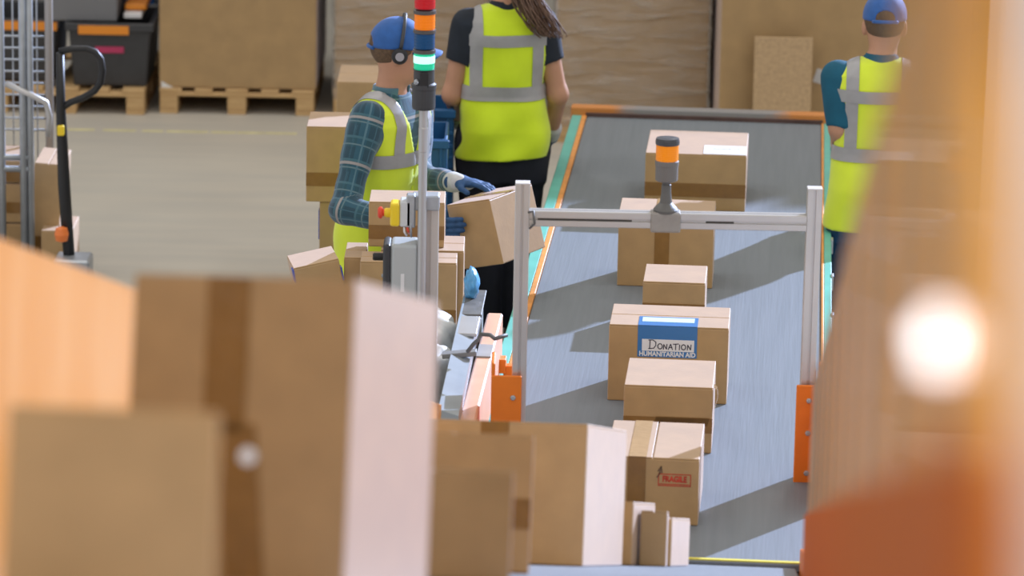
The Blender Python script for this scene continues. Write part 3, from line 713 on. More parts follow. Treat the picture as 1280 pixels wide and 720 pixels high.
tube('hook_rail', [(tt(T_(8, 104, yt).x), -.01, T_(8, 104, yt).z), (tt(T_(40, 118, yt).x), -.02, T_(40, 118, yt).z), (tt(T_(58, 127, yt).x), -.02, T_(58, 127, yt).z), (tt(T_(62, 145, yt).x), 0, T_(62, 145, yt).z), (tt(T_(60, 170, yt).x), 0, T_(60, 170, yt).z)], .014, mat('pale_steel', (.55, .55, .56), .4, metal=.4), tr)
for x in (x_l-.33, x_c-.02):
    for y in (.03, .52):
        w_ = lathe('wheel', [(.03, -.018), (.065, -.016), (.065, .016), (.03, .018)], BLACK, tr, M=Matrix.Translation((tt(x), y, .066)) @ Matrix.Rotation(math.pi/2, 4, 'Y'))
        box('fork', (tt(x), y, .115), (.05, .03, .06), STEEL, w_, .003)
# cartons in the trolley
p = T_(52, 196, yt+.2); zc0 = p.z
def put(label, cx, cy, z, w_, d_, h_, rz=0., kraft=KR, tapes=(), seam='y', tilt=0.):
    return cardboard_box(label, w_, d_, h_, Matrix.Translation((cx, cy, z)) @ Matrix.Rotation(rz, 4, 'Z') @ Matrix.Rotation(tilt, 4, 'Y'), kraft, seam, tapes)
yb_ = yt + .28
xq = T_(57, 250, yb_).x
put('tall narrow carton leaning at the open side of the cage trolley', xq+.005, yb_, .165, .13, .34, zc0-.165-.012, 0, KR2, [('front', 0, -.14, .13, .06)], tilt=.07)
zz = .16
for i, hh in enumerate((.18, .18, zc0-.165-.37)):
    put(('lowest', 'middle', 'topmost')[i] + ' carton of the pile inside the cage trolley', T_(10, 250, yb_).x - .06, yb_, zz + .003*i, .30, .34, hh, 0, KR, [('front', 0, -.02, .30, .05)]); zz += hh + .003
# pallet truck
yj = 17.35
pj = thing('pallet_truck', 'black pallet truck with a raised loop handle beside the cage trolley', 'pallet truck', (T_(84, 300, yj).x, yj, 0))
o_ = Vector((T_(84, 300, yj).x, yj, 0))
hp = [T_(x, y, yj) - o_ for x, y in ((74, 64), (92, 61), (108, 61), (119, 65), (126, 74), (128, 88), (126, 103), (118, 114), (104, 122), (88, 128), (77, 135))]
tube('handle', hp, .0155, BLACK, pj, 12)
tube('column', [T_(75, 66, yj)-o_, T_(76, 135, yj)-o_, T_(80, 230, yj)-o_, T_(87, 330, yj)-o_, (T_(89, 360, yj).x-o_.x, 0, .25)], [.018, .022, .028, .026, .03], BLACK, pj, 10)
box('grip_band', T_(76, 163, yj-.03)-o_, (.03, .03, .045), YEL, pj, .004)
lathe('release_knob', [(.008, -.035), (.026, -.028), (.032, 0), (.026, .028), (.008, .035)], mat('orange_knob', (.85, .22, .05), .4), pj, c=T_(77, 293, yj-.04)-o_)
box('hydraulic_unit', (.03, -.03, .16), (.16, .18, .26), STEEL, pj, .01)
for s in (-.17, .17): box('fork', (s, -.75, .085), (.16, 1.15, .05), STEEL, pj, .008)
box('fork_head', (0, -.16, .10), (.52, .06, .12), STEEL, pj, .008)
for s in (-.07, .07): lathe('wheel', [(.03, -.025), (.085, -.025), (.085, .025), (.03, .025)], BLACK, pj, M=Matrix.Translation((s, .09, .086)) @ Matrix.Rotation(math.pi/2, 4, 'Y'))
yb2 = 17.4
xk = T_(64, 320, yb2)
put('pale carton low down beside the pallet truck column', xk.x, yb2+.2+.16, .0, .14, .3, T_(66, 302, yb2).z, 0, KR2)

# ================================================================== packing table with cartons, worker's side
tz = .78
ta, tb_ = atd(432, 420, 14.05), atd(572, 420, 14.05)
tcx = (ta.x+tb_.x)/2 - .0
tab = thing('packing_table', 'grey packing table under the pile of cartons', 'table', (tcx, 14.36, 0))
box('top', (0, 0, tz-.02), (.46, .62, .04), SHEET, tab, .004)
for sx in (-1, 1):
    for sy in (-1, 1): box('leg', (sx*.19, sy*.27, (tz-.04)/2), (.05, .05, tz-.04), SHEET, tab, .003)
def front_box(label, x0, x1, ytop, D, z0, d_, kraft=KR, tapes=None, seam='x', yaw=0.):
    xc = (x0+x1)/2; p = atd(xc, ytop, D); w_ = (x1-x0)/scale_at(p); h_ = p.z - z0
    return cardboard_box(label, w_, d_, h_, Matrix.Translation((p.x, D, z0)) @ Matrix.Rotation(yaw, 4, 'Z') @ Matrix.Translation((0, d_/2, 0)), kraft, seam, tapes(w_, d_, h_) if tapes else ()), h_, w_
t, h1, _ = front_box('low carton at the table edge behind the control box', 450, 571, 328, 14.06, tz, .16, tapes=lambda w, d, h: [('front', 0, -h*.16, w, .05)])
t, h2, _ = front_box('wide carton under the banded carton on the packing table', 476, 580, 313, 14.23, tz, .24)
t, h4, _ = front_box('carton at the left end of the pile, against the hi-vis hem', 430, 457, 322, 14.23, tz, .24)
put_z = tz + h2 + .001
t, h3, _ = front_box('carton with a tape band, topmost of the pile behind the emergency stop', 461, 556, 253, 14.27, put_z, .20, tapes=lambda w, d, h: [('front', 0, -h*.17, w, .052)], seam=None)
# tilted carton by the left of the table
p = atd(392, 330, 14.3)
pc = cardboard_box('carton tipped to one side, left of the packing table pile', .17, .20, .26, Matrix.Translation((p.x+.065, 14.2, .785)) @ Matrix.Rotation(.18, 4, 'Z') @ Matrix.Rotation(-.20, 4, 'Y') @ Matrix.Translation((0, .10, 0)), KR2, None)
box('corner_tape', (.088, -.08, .20), (.006, .04, .05), mat('blue_tape', (.06, .10, .45), .4), pc, .001); box('corner_tape', (-.0865, -.08, .23), (.006, .04, .05), mat('blue_tape', (.06, .10, .45), .4), pc, .001)
cs = cardboard_box('squat carton supporting the tipped carton', .24, .30, .775, Matrix.Translation((p.x-.02, 14.32, 0)), KR, 'x')

# cartons stacked left of the worker
ys = 15.75
p0, p1 = atd(383, 158, ys), atd(383, 252, ys)
wS = .32
z1 = p1.z
put('taped carton topmost of the stack left of the worker in plaid', p0.x + wS/2, ys+.15, z1, wS, .30, p0.z-z1, 0, KR, [('front', 0, -(p0.z-z1)*.20, wS, .055)], seam=None)
xq = atd(399, 290, ys).x
s2 = put('carton under the taped carton left of the worker in plaid', xq+.13, ys+.15, .55, .26, .28, z1-.55-.001, 0, KR3, seam='x')
box('edge_tape', (-.1315, -.10, z1-.55-.10), (.006, .05, .12), mat('blue_tape', (.06, .10, .45)), s2, .001)
put('carton at the bottom of the stack left of the worker in plaid', xq+.15, ys+.15, 0, .30, .32, .549, 0, KR, seam='x')
# carton behind the worker
yk = 17.9
p0 = atd(421, 103, yk); wk = .27
put('pale carton standing behind the shoulder of the worker in plaid', p0.x+wk/2, yk+.22, .72, wk, .42, p0.z-.72, 0, KR2, seam='x')
put('carton beneath the pale carton behind the worker in plaid', p0.x+wk/2+.03, yk+.22, 0, .36, .44, .719, 0, KR, seam='x')
# blue crates between the two workers
def blue_crate(label, cx, cy, z, w_, d_, h_):
    t = thing('blue_crate', label, 'crate', (cx, cy, z), None)
    th = .012
    for c, s in (((0, -d_/2, h_/2), (w_, th, h_)), ((0, d_/2, h_/2), (w_, th, h_)), ((-w_/2, 0, h_/2), (th, d_, h_)), ((w_/2, 0, h_/2), (th, d_, h_))): box('side', c, s, BCRATE, t, .002)
    box('base', (0, 0, .01), (w_, d_, .018), BCRATE, t, .002)
    for z_ in (.05, h_*.38, h_*.6, h_-.015): box('rib', (0, -d_/2-.010, z_), (w_+.01, .012, .016), BCRATE, t, .002)
    for k in range(6): box('rib', (-w_/2+.02+k*(w_-.04)/5, -d_/2-.010, h_*.5), (.012, .010, h_*.8), BCRATE, t, .002)
    box('rim', (0, -d_/2-.012, h_-.02), (w_+.03, .020, .035), BCRATE, t, .003)
    return t
yc = 16.3
pt = atd(497, 174, yc); pt.z = atd(548, 174, yc).z
hb = pt.z/3
for i in range(3): blue_crate(('lowest', 'middle', 'topmost')[i] + ' blue ribbed crate of the stack between the two workers', pt.x, yc+.2, i*hb, .40, .36, hb-.004)
p5 = atd(516, 137, 16.9)
for i in range(4): blue_crate(('lowest', 'second', 'third', 'topmost')[i] + ' crate of the taller blue stack farther from the plaid sleeve', p5.x+.02, 17.10, i*p5.z/4, .30, .3, p5.z/4-.004)
p6 = atd(531, 136, 16.75)
put('pale carton standing upright beside the taller blue crate stack', p6.x-.0, 16.78, 0, .075, .20, p6.z, 0, KR2)

# ================================================================== control post and signal tower
yp = 12.9
xo = atd(532, 300, yp).x
cpz = atd(532, 246, yp).z
cp = thing('control_post', 'aluminium control post with grey box and yellow emergency stop', 'control post', (xo, yp, 0))
profile('post', (.012, 0, 0), (.012, 0, cpz), .062, cp)
box('post_cap', (.0, -.012, cpz-.012), (.09, .07, .05), STEEL, cp, .004)
k0, k1 = atd(489, 300, yp), atd(523, 356, yp)
cbw = k1.x - k0.x
cb = box('control_box', ((k0.x+k1.x)/2-xo, .0, k0.z-.15), (cbw, .12, .30), mat('light_grey_enclosure', (.46, .50, .52), .4, metal=.2), cp, .012, segs=3)
box('cover', (k0.x-xo-.012, 0, k0.z-.15), (.026, .125, .30), DARK, cb, .012, segs=3)
kb = atd(479, 320, yp)
lathe('knob', [(.013, 0), (.013, .03), (.010, .035)], BLACK, cb, M=Matrix.Translation((k0.x-xo-.025, -.01, kb.z)) @ Matrix.Rotation(-math.pi/2, 4, 'Y'))
for zz in (342, 361): lathe('screw', [(.006, 0), (.006, .006)], STEEL, cb, M=Matrix.Translation((k0.x-xo-.024, -.03, atd(486, zz, yp).z)) @ Matrix.Rotation(-math.pi/2, 4, 'Y'), n=8)
box('print', ((504-489)/34*cbw + k0.x - xo, -.061, atd(504, 348, yp).z), (.012, .002, .06), PAPER, cb, 0)
e0 = atd(494, 266, yp-.02); ex = e0.x - xo
es = box('emergency_stop', (ex, -.02, e0.z), (.032, .075, .078), YEL, cp, .008, segs=2)
lathe('collar', [(.016, 0), (.016, .014), (.013, .02)], YEL, es, M=Matrix.Translation((ex-.016, -.02, e0.z)) @ Matrix.Rotation(-math.pi/2, 4, 'Y'))
lathe('button', [(.011, 0), (.012, .006), (.020, .010), (.020, .018), (.015, .023)], REDP, es, M=Matrix.Translation((ex-.034, -.02, e0.z)) @ Matrix.Rotation(-math.pi/2, 4, 'Y'))
j0 = atd(507, 266, yp-.02)
box('junction_box', (j0.x-xo, -.015, e0.z+.003), (.036, .08, .085), mat('pale_grey_plastic', (.58, .61, .64), .4), es, .004)
box('gland_block', (atd(514, 262, yp).x-xo, -.03, e0.z+.012), (.030, .05, .11), STEEL, cp, .004)
for i, (xa, ya, xb, yb) in enumerate(((505, 282, 508, 294), (509, 280, 512, 292), (515, 270, 514, 296))):
    tube('wire', [atd(xa, ya, yp-.04)-Vector((xo, yp, 0)), atd((xa+xb)/2-1, (ya+yb)/2+2, yp-.06)-Vector((xo, yp, 0)), atd(xb, yb, yp-.03)-Vector((xo, yp, 0))], .0035, (WHITE, REDP, STEEL)[i], cp, 8)

xs = atd(530.5, 60, yp-.06).x
st = thing('signal_tower', 'signal tower with red, amber, blue and lit green lenses on a pole', 'signal light', (xs, yp-.06, 0))
Z = lambda py: atd(530.5, py, yp-.06).z
zbot = Z(352)
lathe('pole', [(.0145, zbot-.6), (.0145, Z(190)), (.0155, Z(189)), (.0155, Z(160)), (.0145, Z(159)), (.0145, Z(134))], mat('satin_pole', (.50, .50, .51), .32, metal=.7), st, n=20)
lathe('base', [(.036, Z(136)), (.0385, Z(133)), (.0385, Z(112)), (.041, Z(110)), (.041, Z(105)), (.034, Z(103)), (.034, Z(88)), (.037, Z(86))], DARK, st, n=28)
box('switch_plate', (.002, -.035, Z(98)), (.030, .008, Z(88)-Z(107)), BLACK, st, .002)
lathe('switch', [(.008, 0), (.008, .01), (.005, .012)], STEEL, st, M=Matrix.Translation((-.024, -.026, Z(100))) @ Matrix.Rotation(math.pi/2+.3, 4, 'X'))
cols = [('red_lens', (.55, .006, .014), .1), ('amber_tower_lens', (.85, .20, .001), .25), ('blue_lens', (.001, .065, .20), 0), ('green_lens', (.01, .55, .30), .4)]
spans = [(-10, 10), (17, 36), (41, 60), (66, 86)]
for i, ((nm, col, em), (ya, yb)) in enumerate(zip(cols, spans)):
    za, zb_ = Z(yb), Z(ya)
    ln = lathe('lens', [(.033, za)] + [(.0335+.0007*(k % 2), za+.003+(zb_-za-.006)*k/9) for k in range(10)] + [(.033, zb_)], lens_mat(nm, col, em), st, n=32)
    ln['label'] = ('red lens', 'amber lens', 'blue lens', 'lit green lens')[i]
    zc_ = Z(ya)
    lathe('collar', [(.0345, zc_), (.037, zc_+.001), (.037, zc_+.012), (.0345, zc_+.013)], mat('tower_collar', (.085, .075, .075), .4), st, n=28)
zg0, zg1 = Z(78), Z(69)
lathe('lamp_glow', [(.0345, zg0), (.0352, zg0+.002), (.0352, zg1-.002), (.0345, zg1)], mat('lit_green_lamp', (.4, 1, .8), .3, emit=(.45, 1.0, .80), estr=1.1), st, n=32)
lathe('top_cap', [(.036, Z(-12)), (.037, Z(-13)), (.037, Z(-18)), (.03, Z(-20))], DARK, st, n=28)

# ================================================================== people: smooth distance fields turned into one skin each
def surface_nets(V, lo, h):
    ins = V < 0
    nx, ny, nz = V.shape
    cnt = np.zeros((nx-1, ny-1, nz-1), np.int8)
    for i in (0, 1):
        for j in (0, 1):
            for k in (0, 1): cnt += ins[i:nx-1+i, j:ny-1+j, k:nz-1+k]
    act = (cnt > 0) & (cnt < 8); ci = np.argwhere(act); idx = -np.ones(act.shape, np.int64); idx[act] = np.arange(len(ci))
    pos = np.zeros((len(ci), 3)); num = np.zeros(len(ci))
    cor = [(i, j, k) for i in (0, 1) for j in (0, 1) for k in (0, 1)]
    val = {c: V[ci[:, 0]+c[0], ci[:, 1]+c[1], ci[:, 2]+c[2]] for c in cor}
    for a in cor:
        for ax in range(3):
            if a[ax]: continue
            b = tuple(1 if q == ax else a[q] for q in range(3))
            va, vb = val[a], val[b]; m = (va < 0) != (vb < 0)
            t = va[m]/(va[m]-vb[m]); p = np.tile(np.array(a, float), (m.sum(), 1)); p[:, ax] += t
            pos[m] += p; num[m] += 1
    verts = (ci + pos/num[:, None])*h + lo
    fs = []
    for ax in range(3):
        o1, o2 = [(1, 2), (2, 0), (0, 1)][ax]
        A = [slice(None)]*3; B = [slice(None)]*3; A[ax] = slice(0, -1); B[ax] = slice(1, None)
        ia, ib = ins[tuple(A)], ins[tuple(B)]
        e = np.argwhere(ia != ib); fl_ = ia[tuple(e.T)]
        n = np.array(V.shape)
        ok = (e[:, o1] > 0) & (e[:, o2] > 0) & (e[:, o1] < n[o1]-1) & (e[:, o2] < n[o2]-1); e, fl_ = e[ok], fl_[ok]
        def cell(d1, d2):
            q = e.copy(); q[:, o1] += d1; q[:, o2] += d2; return idx[q[:, 0], q[:, 1], q[:, 2]]
        f = np.stack([cell(-1, -1), cell(0, -1), cell(0, 0), cell(-1, 0)], 1)
        f[~fl_] = f[~fl_][:, ::-1]; fs.append(f)
    return verts, np.concatenate(fs)
def sdf_mesh(name, fn, lo, hi, h, m, parent):
    lo, hi = np.array(lo, float), np.array(hi, float)
    g = [np.arange(lo[i], hi[i]+h, h) for i in range(3)]
    P = np.stack(np.meshgrid(*g, indexing='ij'), -1).astype(np.float32)
    v, f = surface_nets(fn(P), lo, h)
    me = bpy.data.meshes.new(name); me.from_pydata(v.tolist(), [], f.tolist()); me.update()
    return link(name, me, m, parent, True)
A3 = lambda v: np.array(v, np.float32)
def cap_(P, a, b, ra, rb):
    a, b = A3(a), A3(b); ab = b-a; t = np.clip(((P-a)@ab)/max(1e-9, float(ab@ab)), 0, 1)
    return np.linalg.norm(P-a-t[..., None]*ab, axis=-1) - (ra+(rb-ra)*t)
def ell_(P, c, r, Rm=None):
    q = P-A3(c)
    if Rm is not None: q = q@A3(Rm)
    r = A3(r); k0 = np.linalg.norm(q/r, axis=-1); k1 = np.linalg.norm(q/(r*r), axis=-1)
    return k0*(k0-1)/np.maximum(k1, 1e-6)
def smin(a, b, k):
    h = np.clip(.5+.5*(b-a)/k, 0, 1); return b+(a-b)*h-k*h*(1-h)
def gen_(P, tab, inf=0., lean=(0, 0), p=2.3):
    """stack of rounded cross sections: rows (z, rx, ry, yoff)"""
    tab = np.array(tab, float); z = P[..., 2]
    rx = np.interp(z, tab[:, 0], tab[:, 1])+inf; ry = np.interp(z, tab[:, 0], tab[:, 2])+inf; yo = np.interp(z, tab[:, 0], tab[:, 3])
    x = P[..., 0]-lean[0]*(z-.95); y = P[..., 1]-yo-lean[1]*(z-.95)
    k = (np.abs(x/rx)**p+np.abs(y/ry)**p)**(1/p); d = (k-1)*np.minimum(rx, ry)
    return np.maximum(d, np.maximum(z-tab[-1, 0]-inf, tab[0, 0]-inf-z))
def folds(P, amp, s=1.):
    x, y, z = P[..., 0], P[..., 1], P[..., 2]
    return amp*(np.sin(14*s*z+9*x*s+3*np.sin(8*x))*.5+np.sin(31*z*s-16*x*s+7*y)*.3+np.sin(23*x*s+19*y*s+5*z)*.35)

def hand_sdf(P, wr, d, n, curl=.5, side=1, spread=.06, s=1.):
    """wrist, finger direction d, palm facing n; side = which side the thumb leaves"""
    d = Vector(d).normalized(); n = Vector(n); n = (n-d*n.dot(d)).normalized(); sd = d.cross(n)*side
    wr = Vector(wr); pc = wr+d*.05*s
    Rm = np.array([sd[:], d[:], n[:]]).T
    v = ell_(P, pc[:], (.043*s, .056*s, .019*s), Rm)
    v = smin(v, cap_(P, wr-d*.02, wr+d*.02, .029*s, .031*s), .02)
    for i, (o, L) in enumerate(((.030, .078), (.010, .088), (-.011, .082), (-.030, .065))):
        a = pc+(sd*o+d*.040)*s; c0 = curl*.35; dirv = (d+sd*(o*spread*20*.1)).normalized(); rr = .0098*s if i < 3 else .0086*s
        for sg in range(3):
            c0 += curl*(.35, .75, .6)[sg]
            dd = dirv*math.cos(c0)+n*math.sin(c0); b = a+dd*L*s*(.44, .32, .24)[sg]
            v = smin(v, cap_(P, a, b, rr, rr*.92), .006); a = b
    a = wr+(sd*.026+d*.022)*s; b = a+(sd*.030+d*.030+n*.016)*s; c = b+(sd*.008+d*.030+n*.014)*s
    v = smin(v, cap_(P, a, b, .0145*s, .0115*s), .012); v = smin(v, cap_(P, b, c, .0115*s, .0095*s), .006)
    return v

def person(label, loc, rz, J, female=False, vest=LIME, shirt=NAVYC, sleeve=.45, trousers=DTROU, lean=(0, 0), headR=None, scale=1., hem=.80, cap=True,
           gloves=True, bands=(), straps=(.095, .15), vfront=False, hair=SHAIR, headset=False, voxel=.0085, ptail=None, tinf=.018, fold=1.):
    M = Matrix.Translation(loc) @ Matrix.Rotation(rz, 4, 'Z') @ Matrix.Scale(scale, 4)
    root = thing('person', label, 'person', M)
    Ln = lambda p: (p[0]+lean[0]*(p[2]-.95), p[1]+lean[1]*(p[2]-.95), p[2])
    k_ = .93 if female else 1.
    shl, shr = Ln((-.168*k_, 0, 1.395)), Ln((.168*k_, 0, 1.395))
    hc = Vector(Ln((0, .02, 1.645))) + Vector(J.get('head_off', (0, 0, 0)))
    nb = Vector(Ln((0, -.012, 1.45)))
    HR = (headR or Matrix.Identity(3)); hr = np.array(HR)
    H = lambda p: (hc + HR @ Vector(p))[:]
    tors = [(.80, .150, .105, 0), (.90, .165, .112, -.005), (1.0, .150, .103, 0), (1.10, .142 if not female else .130, .100, .005), (1.22, .158 if not female else .145, .110, .005), (1.33, .172*k_, .112, 0), (1.40, .160*k_, .092, -.005), (1.455, .085, .065, -.01), (1.49, .055, .05, -.01)]
    el, wr, er, wrr = J['el'], J['wl'], J['er'], J['wr']
    kl, kr_, al, ar_ = J.get('kl', (-.10, .02, .50)), J.get('kr', (.10, .02, .50)), J.get('al', (-.105, -.02, .09)), J.get('ar', (.105, -.02, .09))
    def arms(P, inf, fore=1.):
        v = None
        for s_, e_, w_ in ((shl, el, wr), (shr, er, wrr)):
            a = cap_(P, s_, e_, .054+inf, .043+inf*.8)
            if fore: a = smin(a, cap_(P, e_, w_, .043+inf*.8, .029+inf*.5), .03)
            v = a if v is None else np.minimum(v, a)
        return v
    def head(P):
        v = ell_(P, H((0, -.012, .025)), (.077, .098, .098), hr)
        v = smin(v, ell_(P, H((0, .030, -.045)), (.058, .070, .078), hr), .04)
        v = smin(v, ell_(P, H((0, .100, -.022)), (.014, .024, .026), hr), .018)      # nose
        v = smin(v, ell_(P, H((0, .088, -.072)), (.026, .014, .012), hr), .012)      # lips
        v = smin(v, ell_(P, H((0, .080, -.105)), (.028, .022, .020), hr), .02)       # chin
        for s_ in (-1, 1):
            v = smin(v, ell_(P, H((s_*.080, -.012, -.012)), (.012, .020, .033), hr), .008)
            v = np.maximum(v, -ell_(P, H((s_*.033, .092, .008)), (.018, .010, .010), hr))
        return v
    def legs(P, inf):
        v = None
        for s_, kk, aa in ((-1, kl, al), (1, kr_, ar_)):
            a = smin(cap_(P, (s_*.088, 0, .90), kk, .080+inf, .056+inf), cap_(P, kk, aa, .056+inf, .040+inf), .04)
            v = a if v is None else smin(v, a, .02)
        return v
    def body(P):
        v = gen_(P, tors, -.004, lean); v = smin(v, arms(P, -.002), .03); v = smin(v, legs(P, -.004), .04)
        v = smin(v, cap_(P, nb[:], (hc+HR@Vector((0, -.02, -.06)))[:], .058, .054), .03)
        return smin(v, head(P), .03)
    js = np.array([shl, shr, el, wr, er, wrr, hc[:], kl, kr_, al, ar_]); lo = js.min(0)-.19; hi = js.max(0)+.19
    lo[2] = .02
    ft = lambda z0, z1: ([lo[0], lo[1], z0], [hi[0], hi[1], z1])
    sdf_mesh('body', body, *ft(.03, hc.z+.16), voxel, SKIN, root)
    # trousers
    hipz = [(.74, .162, .112, 0), (.84, .168, .116, -.004), (.94, .155, .108, 0), (1.0, .140, .10, 0)]
    def trou(P):
        v = smin(gen_(P, hipz, .008), legs(P, tinf)+folds(P, .004), .05); return np.maximum(v, np.maximum(P[..., 2]-1.02, .085-P[..., 2]))
    sdf_mesh('trousers', trou, *ft(.05, 1.06), voxel, trousers, root)
    for s_, aa in ((-1, al), (1, ar_)):
        def shoe(P): 
            v = smin(ell_(P, (aa[0], aa[1]+.075, .045), (.050, .140, .050)), cap_(P, (aa[0], aa[1], .05), (aa[0], aa[1], .11), .05, .048), .04); return np.maximum(v, .004-P[..., 2])
        sh_ = sdf_mesh('shoe', shoe, (aa[0]-.09, aa[1]-.1, -.01), (aa[0]+.09, aa[1]+.25, .18), .008, SHOE, root)
    # shirt
    def shirtf(P):
        a = arms(P, .014, sleeve > 1)
        if sleeve <= 1:
            for s_, e_ in ((shl, el), (shr, er)):
                ax = (Vector(e_)-Vector(s_)); L = ax.length; ax.normalize(); t = (P-A3(s_))@A3(ax)
                near = np.linalg.norm(P-A3(s_)-t[..., None]*A3(ax), axis=-1) < .12
                a = np.where(near & (np.abs(P[..., 0]) > .1), np.maximum(a, t-L*sleeve), a)
        a = a + folds(P, .006 if sleeve > 1 else .003, 1.6)
        v = smin(gen_(P, tors, .008, lean), a, .05)
        v = np.maximum(v, hem-.05-P[..., 2])
        return np.maximum(v, -ell_(P, (nb.x, nb.y+.03, 1.515), (.07, .075, .055)))
    sh = sdf_mesh('shirt', shirtf, *ft(.70, 1.56), voxel*.9, shirt, root)
    co = np.empty(len(sh.data.vertices)*3); sh.data.vertices.foreach_get('co', co); co = co.reshape(-1, 3)
    best = gen_(co.astype(np.float32), tors, .008, lean); U = np.arctan2(co[:, 0]-lean[0]*(co[:, 2]-.95), -(co[:, 1]-lean[1]*(co[:, 2]-.95)))/(2*math.pi)*12; Vv = co[:, 2].copy()
    for s_, e_, w_ in ((shl, el, wr), (shr, er, wrr)):
        L0 = 0.
        for a_, b_ in ((s_, e_), (e_, w_)):
            dd = cap_(co.astype(np.float32), a_, b_, .066, .052); a3 = np.array(a_); ax = np.array(b_)-a3; L_ = np.linalg.norm(ax); ax /= L_
            e1 = np.cross(ax, (0, 0, 1.)) if abs(ax[2]) < .9 else np.cross(ax, (1., 0, 0)); e1 /= np.linalg.norm(e1); e2 = np.cross(ax, e1); q = co-a3
            m_ = dd < best-.004; U[m_] = (np.arctan2(q@e1, q@e2)/(2*math.pi)*5)[m_]; Vv[m_] = (1.4-(q@ax)-L0)[m_]; best = np.minimum(best, dd); L0 += L_
    at_ = sh.data.attributes.new('weave', 'FLOAT_VECTOR', 'POINT'); at_.data.foreach_set('vector', np.stack([U, Vv, Vv*0], 1).ravel().astype(np.float32))
    if J.get('collar'):
        def coll(P):
            a = cap_(P, nb[:], (hc+Vector((0, -.02, -.07)))[:], .074, .068); b = cap_(P, nb[:], (hc+Vector((0, -.02, -.07)))[:], .063, .057)
            t = (P-A3(nb[:]))[..., 2]; v = np.maximum(np.maximum(a, -b), np.maximum(-t-.02, t-.048))
            return np.maximum(v, -ell_(P, (nb.x, nb.y+.11, nb.z+.03), (.045, .08, .09)))
        sdf_mesh('collar', coll, (nb.x-.12, nb.y-.12, nb.z-.05), (nb.x+.12, nb.y+.14, nb.z+.09), .006, shirt, sh)
    # vest
    vt = [(.70, .206, .152, 0), (.95, .196, .148, 0), (1.10, .174, .124, .004), (1.25, .180, .130, .004), (1.36, .200*k_, .128, 0), (1.41, .192*k_, .108, -.004), (1.46, .115, .080, -.008), (1.48, .07, .06, -.01)]
    def vestf(P, off=0.):
        v = gen_(P, vt, 0., lean, 2.5)+folds(P, .005*fold)+.006*fold*np.sin(26*(P[..., 2]-.7*P[..., 0])+2)*np.clip((1.1-P[..., 2])*4, 0, 1)*np.sin(7*P[..., 0]+1)-off
        for s_ in (shl, shr):
            sx = 1 if s_[0] > nb.x else -1
            q = (s_[0]+sx*.048, s_[1], s_[2]-.065)
            v = np.maximum(v, -ell_(P, q, (.058, .105, .135)))
        v = np.maximum(v, -ell_(P, (nb.x, nb.y+.035, 1.51), (.082, .088, .075)))
        if vfront:
            x = P[..., 0]-lean[0]*(P[..., 2]-.95); wv = np.clip((P[..., 2]-1.20)*.30, .003, .2)
            v = np.where(P[..., 1] > lean[1]*(P[..., 2]-.95)+.02, np.maximum(v, wv-np.abs(x)), v)
        return np.maximum(v, hem-P[..., 2]+.006*np.sin(9*P[..., 0]))
    ve = sdf_mesh('vest', vestf, *ft(hem-.04, 1.53), voxel*.8, vest, root)
    # reflective tape: strips of the vest's own surface, a little proud of it
    def strip(lims, name='reflective_tape', lift=.0035):
        bm = bmesh.new(); bm.from_mesh(ve.data); bm.normal_update()
        for v in bm.verts: v.co += v.normal*lift
        for axn, lo_, hi_ in lims:
            nrm = Vector(axn)
            for val, sg in ((lo_, -1), (hi_, 1)):
                if val is None: continue
                bmesh.ops.bisect_plane(bm, geom=bm.verts[:]+bm.edges[:]+bm.faces[:], dist=1e-6, plane_co=nrm*val/nrm.length_squared, plane_no=nrm*sg, clear_outer=True)
        if len(bm.faces): return tobm(bm, name, REFL, ve, True)
        bm.free()
    for zlo, zhi in bands: strip([((0, 0, 1), zlo, zhi)], lift=.0055)
    ztop = J.get('strap_top', 1.6); zbt = bands[-1][0]
    nx = (1, 0, -lean[0])
    for s_ in (-1, 1):
        a, b = sorted((s_*straps[0]-lean[0]*.95, s_*straps[1]-lean[0]*.95))
        strip([(nx, a, b), ((0, 0, 1), J.get('strap_bottom', zbt), None)])
    # hands in gloves
    for w_, e_, key, sd in ((wr, el, 'hl', -1), (wrr, er, 'hr', 1)):
        dv, nn, cu = J[key]
        m_ = GLOVE if gloves else SKIN
        w3 = np.array(w_)
        g_ = sdf_mesh('glove' if gloves else 'hand', lambda P: hand_sdf(P, w_, dv, nn, cu, sd, s=1.03), w3-.22, w3+.22, .0042, m_, root)
        if gloves:
            dn = (Vector(w_)-Vector(e_)).normalized()
            sdf_mesh('glove_cuff', lambda P: smin(cap_(P, Vector(w_)-dn*.03, Vector(w_)+dn*.015, .041, .036), ell_(P, (Vector(w_)+Vector(dv).normalized()*.045-Vector(nn).normalized()*-.004)[:], (.036, .036, .024)), .02) , w3-.1, w3+.1, .006, GLOVEW, g_)
    # hair, eyes
    def hairf(P):
        v = ell_(P, H((0, -.016, .030)), (.083, .104, .102), hr)
        q = (P-A3(hc[:]))@A3(hr)
        cutf = q[..., 1]-.045-.35*(q[..., 2]-.02); v = np.maximum(v, cutf)
        v = np.maximum(v, -q[..., 2]-.062+ .25*np.maximum(q[..., 1]+.02, 0)*3)
        return np.maximum(v, -ell_(P, H((0, .10, -.03)), (.085, .09, .09), hr))
    h3 = np.array(hc[:])
    ha = sdf_mesh('hair', hairf, h3-.15, h3+.15, .006, hair, root)
